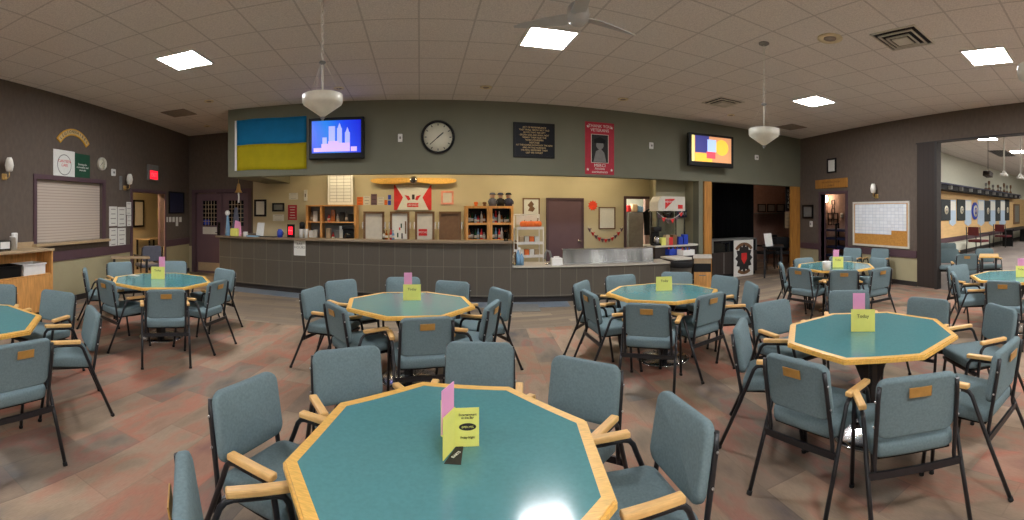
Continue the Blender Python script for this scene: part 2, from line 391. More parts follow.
def wall(name, fr, t0, t1, holes, z1=CEIL, zcut=None, mats=('brownwall',), th=.12, z0=0, d0=0):
    """holes: (ta, tb, za, zb). pieces of a wall around its openings; zcut splits upper and lower paint"""
    cuts = sorted(set([t0, t1]+[v for h in holes for v in (h[0], h[1]) if t0 < v < t1]))
    mb = MB()
    for a, b in zip(cuts, cuts[1:]):
        mid = (a+b)/2; spans = [(z0, z1)]
        for h in holes:
            if h[0] <= mid <= h[1]:
                ns = []
                for p, q in spans:
                    if h[2] > p: ns.append((p, min(q, h[2])))
                    if h[3] < q: ns.append((max(p, h[3]), q))
                spans = ns
        for p, q in spans:
            if q-p < 1e-4: continue
            if zcut and p < zcut < q:
                mb.use(1).box(a, b, d0, d0+th, p, zcut); mb.use(0).box(a, b, d0, d0+th, zcut, q)
            else:
                mb.use(1 if (zcut and q <= zcut) else 0).box(a, b, d0, d0+th, p, q)
    mb.use(0)
    return struct(mb.build(name, list(mats), None, (fr.o.x, fr.o.y, 0), fr.rz))
def strip(name, fr, t0, t1, d0, d1, z0, z1, m):
    return struct(MB().box(t0, t1, d0, d1, z0, z1).build(name, m, None, (fr.o.x, fr.o.y, 0), fr.rz))

# ------------------------------------------------------------------ room shell
def plan_poly(name, pts, z, m, thick=.05, down=True):
    mb = MB(); mb.prism([(p[0], p[1]) for p in pts], z-thick if down else z, z if down else z+thick)
    return struct(mb.build(name, m))
YB = -5.2
# left wall line extended back, right wall line
def onL(y): t = (y-Lw.o.y)/Lw.u.y; return Lw.o+Lw.u*t
Lb = onL(YB)
aL = onL(4.85); aisle0 = Vector((aL.x, 4.85)); 
a_line = lambda x: 6.07+.177*x
pL = onL(a_line(-7.0)); pL = Vector((onL(a_line(pL.x)).x, a_line(onL(a_line(pL.x)).x)))
RX = R.o.x
main_pts = [(-9.5, YB), (RX, YB), (RX, a_line(RX)), (-9.5, a_line(-9.5))]
plan_poly('floor', main_pts, 0, 'carpet')
bf = lambda x: BAR.o.y+(x-BAR.o.x)*BAR.u.y/BAR.u.x
plan_poly('floor', [(-9.5, a_line(-9.5)), (RX, a_line(RX)), (RX, 20), (-9.5, 20)], 0, 'aisle')
slate = MB(); slate.prism([(BAR.o.x-.1, bf(BAR.o.x)-.45), (1.0, bf(1.0)-.42), (1.0, bf(1)+.02), (BAR.o.x-.1, bf(BAR.o.x)+.02)], 0, .004)
struct(slate.build('floor', 'slate'))
plan_poly('floor', [(RX, YB), (34, YB), (34, 20), (RX, 20)], 0, 'dartfloor')
_r = (CEIL-E)*FPX/(CY-38); _t = (548-CX)/FPX; co = (_r*math.sin(_t), _r*math.cos(_t))
M['ceiling'] = tile_ceiling('ceiling_tiles', (226, 220, 212), S.rz, co[0]-.3025*S.u.x-.3025*S.n.x, co[1]-.3025*S.u.y-.3025*S.n.y)
plan_poly('ceiling', [(-9.8, YB-.2), (34, YB-.2), (34, 20), (-9.8, 20)], CEIL, 'ceiling', down=False)

# openings on the left wall
tA, zA, wA, hA = Lw.rect(36, 180, 102, 242)
win = (tA-wA/2, tA+wA/2, Lw.z(66, 241.5), Lw.z(66, 181))
hd0, hd1 = Lw.hit(132)[0], Lw.hit(164)[0]
hallz = Lw.z(148, 193)
tb = Lw.len
ZL = .78
wall('wall_left', Lw, -(Lw.o.y-YB)/Lw.u.y, tb, [win, (hd0, hd1, 0, hallz)], zcut=ZL, mats=('brownwall', 'beigewall'))
for i, (a, b) in enumerate(((-8.2, hd0-.05), (hd1+.05, tb))):
    strip('trim_%d' % (i+1), Lw, a, b, -.02, 0, ZL-.02, ZL+.15, 'purple')
    strip('baseboard_left' if i == 0 else 'baseboard_left', Lw, a, b, -.015, 0, 0, .1, 'basebd')
# right wall
d0, d1 = R.hit(821)[0], R.hit(846)[0]; dz = R.z(833, 194)
colt = R.hit(917)[0]; colt2 = R.hit(941.5)[0]
ZR = .62
wall('wall_right', R, -.2, colt, [(d0, d1, 0, dz)], zcut=ZR, mats=('brownwall', 'beigewall'))
wall('wall_right_lintel', R, colt, 16, [], z0=HD, mats=('brownwall',))
for i, (a, b) in enumerate(((0, d0-.06), (d1+.06, colt))):
    strip('trim_%d' % (i+3), R, a, b, -.02, 0, ZR-.01, ZR+.15, 'purple')
    strip('baseboard_right' if i else 'baseboard_right', R, a, b, -.015, 0, 0, .1, 'basebd')
# wall behind the bar and double door
tdoor0, tdoor1 = B.hit(188.5)[0]+.1, B.hit(252)[0]
tsplit = B.hit(253)[0]
doorH = 2.13
bd0, bd1 = B.hit(626)[0], B.hit(659)[0]; bdz = B.z(642, 199)
wall('wall_back_corner', B, -.1, tsplit, [(tdoor0+.1, tdoor1-.1, 0, doorH)], zcut=.7, mats=('brownwall', 'beigewall'))
tB_end = B.hit(700)[0]
wall('wall_back_bar', B, tsplit, tB_end, [(bd0, bd1, 0, bdz)], z1=CEIL, mats=('yellowwall',))
# bulkhead over the bar
bh = MB(); bh.box(0, S_end, 0, .22, SB, CEIL)
struct(bh.build('wall_bulkhead', 'greenwall', None, (S.o.x, S.o.y, 0), S.rz))
dep = (Vector(B.W(0, 0)[:2])-S.o).dot(S.n)
bh = MB(); bh.box(0, .62, .22, dep, SB, CEIL)
struct(bh.build('wall_bulkhead_return', 'greenwall', None, (S.o.x, S.o.y, 0), S.rz))
# bar ceiling
t703 = S.hit(703)[0]
strip('ceiling', S, .62, t703, .22, dep, 2.85, 2.93, 'yellowwall')
# wall between bar and the dark room opening
tw0 = S.hit(656, -.55)[0]
bw = MB(); bw.box(tw0, t703, .55, .67, 0, 2.85); struct(bw.build('wall_bar_end', 'olivewall', None, (S.o.x, S.o.y, 0), S.rz))
bw = MB(); bw.box(t703-.12, t703, .22, dep-.02, 0, CEIL); struct(bw.build('wall_bar_side', 'olivewall', None, (S.o.x, S.o.y, 0), S.rz))
bw = MB(); bw.box(t703-.12, t703, 0, .22, 0, SB); struct(bw.build('wall_bar_nib', 'greenwall', None, (S.o.x, S.o.y, 0), S.rz))
# jambs of the wide opening
for i, (a, b) in enumerate(((704, 711.5), (791, 800.5))):
    ta, tb_ = S.hit(a)[0], S.hit(b)[0]
    if i: tb_ = S_end-.03
    strip('trim_%d' % (i+5), S, ta, tb_, -.012, .05 if i else .26, 0, SB, 'jamb')
# the dark room beyond
strip('wall_dark_back', S, t703, S_end+3.3, 2.7, 2.82, 0, CEIL, 'brownred')
strip('wall_dark_right', S, S_end+3.2, S_end+3.3, .34, 2.7, 0, CEIL, 'brownwall')
# unseen rear wall behind the camera, kept pale to bounce light, dart room shell
struct(MB().box(-9.8, 34, YB-.2, YB, 0, CEIL).build('wall_rear', 'palewall'))
dwt = DW.hit(942)[0]
wall('wall_dart', DW, (R.o.x+.16-DW.o.x)/DW.u.x, DW.len+6, [], mats=('palewall',))
we = DW.len+1.5
struct(MB().box(we, we+.12, -16, 0, 0, CEIL).build('wall_dart_end', 'palewall', None, (DW.o.x, DW.o.y, 0), DW.rz))
# folded partition stack at the column
pw = MB(); pw.box(colt+.04, colt2-.14, -.05, .14, .02, HD)
pc = struct(pw.build('wall_partition_stack', 'partition', None, (R.o.x, R.o.y, 0), R.rz))
strip('trim_7', R, colt2-.14, colt2-.08, -.06, .10, 0, HD, 'basebd')
strip('trim_8', R, colt2-.66, 16, -.02, .14, HD, HD+.03, 'basebd')
# purple frames
def door_frame(name, fr, a, b, h, m='purple', w=.07, d=-.03, th=.17):
    mb = MB(); mb.box(a-w, a, d, th, 0, h+w); mb.box(b, b+w, d, th, 0, h+w); mb.box(a, b, d, th, h, h+w)
    return struct(mb.build(name, m, None, (fr.o.x, fr.o.y, 0), fr.rz))
door_frame('door_4', Lw, hd0, hd1, hallz)
door_frame('door_5', R, d0, d1, dz)
door_frame('door_6', B, bd0, bd1, bdz)

# ---- generic wall thing -------------------------------------------------
def wthing(name, fr, rect, label, cat, off=0, group=None, aspad=0):
    t, z, w, h = fr.rect(*rect, off=off)
    e = empty(name, fr.W(t, -off, z), fr.rz); tag(e, label, cat, group)
    return e, w, h
def framed(name, fr, rect, label, cat='picture', fm='black', inner='paper', off=0, border=.03, mat_=None, group=None):
    e, w, h = wthing(name, fr, rect, label, cat, off, group)
    f = MB(); bw_ = min(border, w*.2)
    f.box(-w/2, w/2, -.03, 0, h/2-bw_, h/2); f.box(-w/2, w/2, -.03, 0, -h/2, -h/2+bw_); f.box(-w/2, -w/2+bw_, -.03, 0, -h/2+bw_, h/2-bw_); f.box(w/2-bw_, w/2, -.03, 0, -h/2+bw_, h/2-bw_)
    f.build('frame', fm, e)
    bx('picture_sheet', inner, -w/2+bw_, w/2-bw_, -.012, 0, -h/2+bw_, h/2-bw_, e)
    return e, w, h

# ------------------------------------------------------------------ window shutter on left wall
wn = struct(MB().box(win[0]-.07, win[0], -.03, .14, win[2]-.05, win[3]+.08).box(win[1], win[1]+.09, -.03, .14, win[2]-.05, win[3]+.08).box(win[0], win[1], -.03, .14, win[3], win[3]+.08).build('window_1', 'purple', None, (Lw.o.x, Lw.o.y, 0), Lw.rz))
sh = MB().box(win[0], win[1], .06, .09, win[2], win[3]).build('roller_shutter', 'shutter', None, (Lw.o.x, Lw.o.y, 0), Lw.rz)
tag(sh, 'cream roller shutter closed over the serving hatch', 'shutter')
sl = MB().box(win[0]-.1, win[1]+.14, -.12, .1, win[2]-.05, win[2], bev=.008).build('counter_ledge', 'tan', None, (Lw.o.x, Lw.o.y, 0), Lw.rz)
tag(sl, 'tan laminate ledge under the closed serving hatch', 'ledge')
# hall beyond left doorway
strip('wall_hall_back', Lw, hd0-1.2, hd1+3.6, 1.6, 1.7, 0, 2.7, 'yellowwall')
strip('ceiling', Lw, hd0-1.2, hd1+3.6, .12, 1.7, 2.6, 2.7, 'palewall')
strip('wall_hall_side', Lw, hd1+3.5, hd1+3.6, .12, 1.7, 0, 2.7, 'yellowwall')
hl = MB().box(hd0-.1, hd0+.5, .5, 1.1, 2.57, 2.6).build('ceiling_light', 'halllight', None, (Lw.o.x, Lw.o.y, 0), Lw.rz); tag(hl, 'warm ceiling light in the hallway beyond the doorway', 'light')

# ------------------------------------------------------------------ double door in the corner
def purple_door():
    t0, t1 = tdoor0+.12, tdoor1-.1
    w = (t1-t0)/2
    fr = MB(); fr.box(t0-.1, t0, -.03, .15, 0, doorH+.09); fr.box(t1, t1+.08, -.03, .15, 0, doorH+.09); fr.box(t0, t1, -.03, .15, doorH, doorH+.09)
    struct(fr.build('door_7', 'purple', None, (B.o.x, B.o.y, 0), B.rz))
    for i in range(2):
        a = t0+i*w+.01; b_ = t0+(i+1)*w-.01
        d = empty('door_%d' % (i+1), B.W((a+b_)/2, .05, 0), B.rz); d['kind'] = 'structure'
        hw = (b_-a)/2
        g0, g1, h0, h1 = -hw*.5, hw*.62, 1.26, 1.92
        m = MB(); m.box(-hw, g0, 0, .045, 0, doorH-.01); m.box(g1, hw, 0, .045, 0, doorH-.01); m.box(g0, g1, 0, .045, 0, h0); m.box(g0, g1, 0, .045, h1, doorH-.01)
        m.build('door_panel', 'purpledoor', d)
        m = MB(); m.box(g0, g1, .015, .025, h0, h1); m.build('glass_pane', 'glass', d)
        m = MB()
        for q in range(1, 5): m.box(g0+(g1-g0)*q/5-.006, g0+(g1-g0)*q/5+.006, .005, .013, h0, h1)
        for q in range(1, 6): m.box(g0, g1, .005, .013, h0+(h1-h0)*q/6-.006, h0+(h1-h0)*q/6+.006)
        m.build('pane_grid', 'tan', d)  # thin tan bars crossing in front of the pane
        bx('kick_plate', 'tan', -hw+.05, hw-.05, -.006, 0, .05, .27, d)
        if i == 0:
            bx('door_sign', 'offwhite', g0, g1, -.006, 0, 1.03, 1.22, d)
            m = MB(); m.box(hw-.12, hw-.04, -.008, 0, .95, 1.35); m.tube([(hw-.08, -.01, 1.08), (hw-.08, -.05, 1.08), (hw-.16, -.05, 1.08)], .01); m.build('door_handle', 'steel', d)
            bx('blue_notice', 'blue', g0+.02, g0+.2, .012, .015, h0+.02, h0+.15, d)
purple_door()

# bar back door
def back_door():
    t0, t1 = B.hit(546)[0], B.hit(583)[0]; h = B.z(565, 198)
    d = empty('door_3', B.W((t0+t1)/2, -.02, 0), B.rz); d['kind'] = 'structure'; hw = (t1-t0)/2
    bx('door_panel', 'purpledoor', -hw+.05, hw-.05, -.02, .02, 0, h-.05, d)
    m = MB(); m.box(-hw, -hw+.05, -.045, .02, 0, h); m.box(hw-.05, hw, -.045, .02, 0, h); m.box(-hw+.05, hw-.05, -.045, .02, h-.05, h); m.build('door_casing', 'purple', d)
    z = B.z(579, 241)
    m = MB(); m.lathe([(.03, 0), (.03, -.01), (.012, -.012), (.012, -.04), (.03, -.045), (.032, -.07), (.015, -.085), (0, -.086)], 14, (hw-.13, -.02, z), axis='y'); m.build('door_knob', 'chrome', d)
back_door()

# ------------------------------------------------------------------ bar counter
t512 = BAR.hit(512.5)[0]; t672 = BAR.hit(672)[0]
zt = 1.10; zlow = BAR.z(530, 266.5)
bar = empty('bar_counter', (BAR.o.x, BAR.o.y, 0), BAR.rz); tag(bar, 'long bar counter fronted with dark brown tiles', 'bar counter')
MB().box(0, t512, 0, .12, .1, zt-.04).build('tiled_front', 'bartile', bar)
MB().box(0, .12, .12, 1.3, .1, zt-.04).build('end_panel', 'bartile', bar)
MB().box(.02, t512-.02, .04, .5, 0, .1).build('toe_kick', 'basebd', bar)
MB().box(-.03, t512, -.12, .32, zt-.04, zt, bev=.008).box(-.03, .32, .32, 1.32, zt-.04, zt, bev=.008).build('counter_top', 'counter', bar)
MB().box(.12, t512, .12, .17, .0, zt-.05).build('back_board', 'rimwood', bar)
MB().box(t512-.03, t512, .12, .5, .1, zt-.04).build('side_panel', 'rimwood', bar)
low = empty('low_counter', (BAR.o.x, BAR.o.y, 0), BAR.rz); tag(low, 'low end of the bar with pale top and dark tiled front', 'counter')
MB().box(t512, t672, 0, .12, .1, zlow-.03).build('tiled_front', 'bartile', low)
MB().box(t512, t672-.02, .04, .5, 0, .1).build('toe_kick', 'basebd', low)
MB().box(t512, t672+.03, -.03, .75, zlow-.02, zlow, bev=.005).build('counter_top', 'paleworktop', low)
MB().box(t672-.1, t672, .12, .75, 0, zlow-.03).build('end_panel', 'partition', low)
# stainless steel raised panel
ts0, ts1 = BAR.hit(565, -.1)[0], BAR.hit(657, -.1)[0]; zs = BAR.z(600, 249, -.35)
st = empty('steel_sink_unit', (BAR.o.x, BAR.o.y, 0), BAR.rz); tag(st, 'streaked stainless steel splash panel sloping up behind the low counter', 'sink unit')
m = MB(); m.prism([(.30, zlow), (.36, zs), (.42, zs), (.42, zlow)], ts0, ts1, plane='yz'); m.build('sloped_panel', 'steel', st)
m = MB(); m.box(ts0-.01, ts1+.01, .34, .45, zs, zs+.015); m.build('steel_lip', 'chrome', st)
# sheet of paper on the bar front
t, z, w, h = BAR.rect(294, 240.5, 305.5, 255.5)
p = empty('notice_sheet', BAR.W(t, -.004, z), BAR.rz); tag(p, 'white paper notice taped on the bar front', 'notice')
bx('paper_sheet', 'paper', -w/2, w/2, -.003, .002, -h/2, h/2, p)
text('lettering', 'BAR\nHOURS', .07, 'greyink', p, (0, -.005, h*.15))

P0 = ground(512, 312, 0); P1 = ground(541, 312, 0)
o = MB().box(0, (P1-P0).length, 0, .55, .001, .012, bev=.003).build('floor_mat', 'greyplastic', None, (P0.x, P0.y, 0), .04); tag(o, 'flat grey mat on the floor before the low counter', 'mat')
# ------------------------------------------------------------------ chairs
def round_rect(w, h, r, n=5):
    pts = []
    for cx, cy, a0 in ((w/2-r, h/2-r, 0), (-w/2+r, h/2-r, PI/2), (-w/2+r, -h/2+r, PI), (w/2-r, -h/2+r, 1.5*PI)):
        for i in range(n+1):
            a = a0+PI/2*i/n; pts.append((cx+r*math.cos(a), cy+r*math.sin(a)))
    return pts
def pad(w, h, t, r, edge, bend=0.0, n=5):
    """cushion: rounded rectangle in local x/y, thickness along z, softly rounded edge; returns bmesh"""
    bm2 = bmesh.new(); rings = []
    for s_, zz in ((0.0, -t/2), (.55, -t/2+.0), (1, -t/2+edge*.55), (1.0, t/2-edge*.9), (.75, t/2-edge*.25), (.3, t/2), (-.6, t/2+.006)):
        off = edge*(1-s_)
        rings.append([bm2.verts.new((x, y, zz)) for x, y in round_rect(w-2*off, h-2*off, max(r-off, .01), n)])
    for A, Bq in zip(rings, rings[1:]):
        N = len(A)
        for k_ in range(N): bm2.faces.new((A[k_], A[(k_+1) % N], Bq[(k_+1) % N], Bq[k_])).smooth = True
    # fill both faces with strips across for bending
    for ring, flip in ((rings[0], True), (rings[-1], False)):
        f = bm2.faces.new(ring[::-1] if flip else ring); f.smooth = True
    bmesh.ops.recalc_face_normals(bm2, faces=bm2.faces)
    big = [f for f in bm2.faces if len(f.verts) > 6]
    for f in big:
        bmesh.ops.poke(bm2, faces=[f])
    if bend:
        for v in bm2.verts: v.co.z -= bend*(v.co.x/(w/2))**2
    for f in bm2.faces: f.smooth = True
    return bm2
def make_chair(loc=(0, 0, 0), rz=0):
    """local: faces +Y, x across"""
    c = empty('armchair', loc, rz)
    # seat
    b2 = pad(.45, .44, .075, .06, .022); 
    bmesh.ops.rotate(b2, cent=(0, 0, 0), matrix=Matrix.Rotation(math.radians(3), 3, 'X'), verts=b2.verts)
    bmesh.ops.translate(b2, vec=(0, .03, .437), verts=b2.verts)
    MB().merge(b2, True).build('seat', 'fabric', c)
    MB().box(-.20, .20, -.17, .22, .375, .398, bev=.006).build('seat_pan', 'black', c)
    # backrest
    b2 = pad(.425, .31, .045, .055, .016, bend=-.018)
    # face (+z) -> +Y front ; y -> z
    mt = Matrix(((-1, 0, 0), (0, 0, 1), (0, 1, 0)))
    for v in b2.verts: v.co = mt @ v.co
    bmesh.ops.rotate(b2, cent=(0, 0, 0), matrix=Matrix.Rotation(math.radians(10), 3, 'X'), verts=b2.verts)
    bmesh.ops.translate(b2, vec=(0, -.225, .648), verts=b2.verts)
    bmesh.ops.recalc_face_normals(b2, faces=b2.faces)
    back = MB().merge(b2, True).build('backrest', 'fabric', c)
    pl = MB().box(-.058, .058, -.003, .003, -.026, .026, rot=Matrix.Rotation(math.radians(10), 3, 'X'), bev=.001)
    p_ = pl.build('name_plate', 'plate', back, (0, -.274, .735))
    for s in (-1, 1):
        m = MB(); m.tube([(s*.204, -.258, .772), (s*.209, -.250, .70), (s*.211, -.226, .56), (s*.213, -.205, .44), (s*.214, -.192, .36), (s*.214, -.20, .31)], .0125)
        m.use(1); m.ball((s*.222, -.25, .70), .006, n=6); m.ball((s*.224, -.228, .57), .006, n=6)
        m.build('back_post', ['blackmetal', 'steelbolt'], c)
        # rear leg continues up to the arm
        m = MB(); m.tube([(s*.25, -.34, .012), (s*.25, -.21, .30), (s*.25, -.125, .50), (s*.25, -.105, .55), (s*.25, -.085, .572), (s*.25, -.055, .58), (s*.25, .05, .58)], .013)
        m.use(1); m.tube([(s*.25, -.345, 0), (s*.25, -.337, .02)], .016)
        m.build('leg', ['blackmetal', 'rubber'], c)
        m = MB(); m.tube([(s*.25, .05, .58), (s*.25, .10, .58), (s*.25, .13, .572), (s*.25, .15, .547), (s*.25, .165, .48), (s*.25, .235, .012)], .013)
        m.use(1); m.tube([(s*.25, .236, 0), (s*.25, .234, .02)], .016)
        m.build('leg', ['blackmetal', 'rubber'], c)
        MB().box(s*.25-.022, s*.25+.022, -.085, .155, .591, .618, bev=.007).build('armrest', 'armoak', c)
    m = MB(); m.box(-.25, .25, -.213, -.198, .30, .336); m.build('crossbar', 'blackmetal', c)
    m = MB(); m.box(-.245, .245, .19, .215, .36, .385); m.build('front_rail', 'blackmetal', c)
    return c
chair0 = [None]
def place_chair(x, y, zt_, label, target=None, ang=None, turn=0, group=None):
    """x,y: pixel of the backrest's top centre; target: point it faces"""
    P = ground(x, y, zt_)
    if target is not None: d = Vector(target[:2])-Vector((P.x, P.y)); a = math.atan2(d.y, d.x)
    else: a = math.radians(ang)
    a += math.radians(turn)
    o = Vector((P.x, P.y))+Vector((math.cos(a), math.sin(a)))*.25
    if chair0[0] is None: c = make_chair(); chair0[0] = c
    else: c = copy_tree(chair0[0])
    c.location = (o.x, o.y, 0); c.rotation_euler = (0, 0, a-PI/2)
    tag(c, label, 'chair', group)
    for k_ in ('group',):
        if group is None and k_ in c: del c[k_]
    return c

# ------------------------------------------------------------------ octagonal tables
def oct_pts(ra, rb, rot, th):
    o = []
    for i in range(8):
        a = ra*math.cos(rot+PI/4*i); b_ = rb*math.sin(rot+PI/4*i)
        o.append((a*math.cos(th)+b_*math.sin(th), -a*math.sin(th)+b_*math.cos(th)))
    return o
def make_table(cx, cy, ra, rb, rot, th, label):
    e = empty('octagonal_table', (cx, cy, 0)); tag(e, label, 'table', 'octagonal tables with teal tops')
    P = oct_pts(ra, rb, rot, th); band = .05
    inner = [((1-band/ra)*x, (1-band/ra)*y) for x, y in P]
    MB().prism(inner, .725, .7395).build('tabletop', 'teal', e)
    bm2 = bmesh.new(); ring = []
    for pts, z in ((inner, .74), (P, .74), (P, .712), (inner, .712)):
        ring.append([bm2.verts.new((x, y, z)) for x, y in pts])
    for q in range(4):
        A, Bq = ring[q], ring[(q+1) % 4]
        for i in range(8): bm2.faces.new((A[i], A[(i+1) % 8], Bq[(i+1) % 8], Bq[i]))
    bmesh.ops.recalc_face_normals(bm2, faces=bm2.faces)
    ed = [x for x in bm2.edges if all(abs(v.co.z-.74) < 1e-4 for v in x.verts) and all(any((v.co.xy-Vector(p)).length < 1e-4 for p in P) for v in x.verts)]
    bmesh.ops.bevel(bm2, geom=ed, offset=.008, segments=2, affect='EDGES')
    MB().merge(bm2).build('edge_band', 'oak', e)
    MB().prism([(x*.9, y*.9) for x, y in inner], .705, .725).build('underside_board', 'black', e)
    m = MB(); m.box(-.045, .045, -.045, .045, .045, .705, bev=.01)
    m.build('column', 'blackmetal', e)
    for q in range(4):
        a = PI/4+q*PI/2; r_ = Matrix.Rotation(a, 3, 'Z')
        b2 = bmesh.new(); vs = [b2.verts.new(r_ @ Vector(v)) for v in ((.04, -.012, .32), (.04, .012, .32), (.19, .012, .68), (.19, -.012, .68), (.04, -.012, .705), (.04, .012, .705), (.19, .012, .705), (.19, -.012, .705))]
        for f in ((0, 1, 2, 3), (4, 7, 6, 5), (0, 4, 5, 1), (3, 2, 6, 7), (1, 5, 6, 2), (0, 3, 7, 4)): b2.faces.new([vs[i] for i in f])
        bmesh.ops.recalc_face_normals(b2, faces=b2.faces)
        MB().merge(b2).build('bracket', 'blackmetal', e)
    MB().lathe([(.29, 0), (.29, .012), (.25, .026), (.12, .045), (.06, .055), (0, .056)], 32).build('base_disc', 'chrome', e)
    return e
TAB = {}
def table(key, q, label):
    cx, cy, rot, ra, rb = q; th = math.atan2(cx, cy)
    TAB[key] = (cx, cy); make_table(cx, cy, ra, rb, rot, th, label)
table('A', (-.23, 1.594, .237, .59, .695), 'largest looking octagonal teal table, holding the three winged card')
table('B', (2.362, 2.23, -.241, .645, .665), 'octagonal teal table in front of the darts room opening, standing on a chrome disc')
table('C', (-.986, 4.152, .466, .645, .635), 'octagonal table before the bar reflecting the red and white flag')
table('D', (1.641, 4.586, .199, .635, .60), 'octagonal table by the steel sink end of the bar, holding only a yellow card')
table('E', (-4.10, 4.0, .43, .67, .69), 'octagonal table nearest the purple double door')
table('F', (4.83, 5.347, .446, .66, .70), 'octagonal table below the white chart board with the grid')
table('G', (-3.47, 1.17, .052, .66, .66), 'octagonal table cut by the picture edge near the wooden sideboard')
table('H', (5.52, 2.50, .71, .64, .64), 'octagonal table under the opening to the darts room')

ZT = .80
A_, B_, C_, D_, E_, F_, G_, H_ = [TAB[q] for q in 'ABCDEFGH']
CH = [
 # A
 (243, 381, A_, 0, "armchair at the three winged card's table, two oak arms meeting below its seat side"),
 (178, 482, A_, 0, 'blue grey armchair at the bottom edge of the picture, only its curved back edge showing'),
 (346, 348, A_, 0, "armchair across the three winged card's table, beside the one directly behind the card"),
 (480, 342, A_, 0, 'blue grey armchair directly behind the pink leaf of the three winged card'),
 (587, 360, A_, 0, "armchair at the three winged card's table, its back above the far right oak corner"),
 (688, 405, A_, 0, "armchair at the three winged card's table turned side on, bolts on its black post"),
 # B
 (919, 377, B_, 0, 'blue grey armchair seen squarely from behind, plate centred, at the table on the chrome disc'),
 (794, 360, B_, 0, 'blue grey armchair seen from behind at an angle, beside the chrome table base'),
 (738, 323, B_, 0, 'blue grey armchair turned edge on at the chrome disc table'),
 (770, 301, B_, 0, 'blue grey armchair facing us over the chrome disc table, next to the edge-on one'),
 (849, 290, B_, 0, 'blue grey armchair right behind the pink and yellow cards of the chrome disc table'),
 (929, 298, B_, 0, 'blue grey armchair beyond the chrome disc table, below the folded brown partition'),
 (1003, 306, B_, 0, 'blue grey armchair with pale oak arms toward the chrome disc table, by the picture edge'),
 (1010, 344, B_, 0, 'blue grey armchair seen from behind, cut by the picture edge, plate on its tilted back'),
 # C
 (427, 318, C_, 0, 'blue grey armchair with its plated back to us at the flag reflecting table'),
 (334, 305, C_, 0, 'blue grey armchair seen from behind at an angle at the flag reflecting table'),
 (311, 288, C_, 0, 'blue grey armchair on the door side of the flag reflecting table, turned sideways'),
 (340, 280, C_, 0, 'blue grey armchair beside the bar front near the taped notice'),
 (403, 277, C_, 0, 'blue grey armchair between the flag reflecting table and the bar, behind its cards'),
 (453, 281, C_, 0, 'blue grey armchair backed against the bar below the bottle cabinet'),
 (502, 289, C_, 0, 'blue grey armchair nearly edge on at the flag reflecting table, toward the sink'),
 (494, 303, C_, 0, 'blue grey armchair seen from behind, leaning over the sink side of the flag reflecting table'),
 # D
 (647, 304, D_, 0, 'blue grey armchair with plated back to us at the table with the lone yellow card'),
 (588, 292, D_, 0, 'blue grey armchair side on, front one of the pair beside the lone yellow card table'),
 (580, 282, D_, 0, 'blue grey armchair side on, rear one of the pair beside the lone yellow card table'),
 (620, 275, D_, 0, 'blue grey armchair below the steel sink panel'),
 (677, 272, D_, 0, 'blue grey armchair in front of the grey trash bin'),
 (726, 276, D_, 0, 'blue grey armchair in front of the white crest sign'),
 (753, 283, D_, 0, 'blue grey armchair seen edge on, between the crest sign and the chrome disc table'),
 (712, 294, D_, 0, 'blue grey armchair with tilted plated back, crest sign side of the lone card table'),
 # E
 (166, 290, E_, 0, 'blue grey armchair with plated back to us at the table near the double door'),
 (105, 280, E_, 0, 'blue grey armchair seen from behind at an angle at the table near the double door'),
 (84, 269, 'edge', 0, 'blue grey armchair turned edge on below the serving hatch'),
 (119, 262, E_, 0, 'blue grey armchair in front of the small wooden desk'),
 (174, 261, E_, 0, 'blue grey armchair behind the yellow and pink cards near the double door'),
 (226, 269, E_, 0, 'blue grey armchair close to the tiled end of the bar'),
 (219, 281, E_, 0, 'blue grey armchair with tilted plated back, in front of the one by the bar end'),
 # F
 (844, 270, F_, 0, 'blue grey armchair with its back to us at the table below the chart board'),
 (799, 268, F_, 0, 'blue grey armchair seen from behind at an angle below the wood framed dark opening'),
 (780, 263, F_, 0, 'blue grey armchair turned edge on beside the wood framed dark opening'),
 (803, 258, F_, 0, 'blue grey armchair facing us under the small picture by the doorway'),
 (841, 256, F_, 0, 'blue grey armchair behind the pink card of the table below the chart board'),
 (882, 268, F_, 0, 'blue grey armchair seen from behind at an angle below the corner of the chart board'),
 (879, 258, F_, 0, 'blue grey armchair facing us at the partition side of the table below the chart board'),
 # G
 (59, 291, G_, 0, 'blue grey armchair facing us in front of the wooden sideboard, oak arm showing'),
 (95, 309, G_, 0, 'blue grey armchair turned edge on at the table near the wooden sideboard'),
 (24, 343, G_, 0, 'blue grey armchair seen from behind with large wooden plate, cut by the picture edge'),
 (-2, 284, G_, 0, 'blue grey armchair half out of view against the wooden sideboard'),
 # H
 (953, 273, H_, 0, 'blue grey armchair seen from behind at an angle beside the folded partition'),
 (1003, 281, H_, 0, 'blue grey armchair with plated back to us under the darts room opening'),
 (957, 265, H_, 0, 'blue grey armchair facing away from the dartboards, half hidden by the angled one'),
]
for x, y, tg, turn, lab in CH:
    if tg == 'edge':
        place_chair(x, y, ZT, lab, ang=-math.degrees((x-CX)/FPX)+turn, group='blue grey armchairs around the octagonal tables'); continue
    place_chair(x, y, ZT, lab, target=tg, turn=turn, group='blue grey armchairs around the octagonal tables')
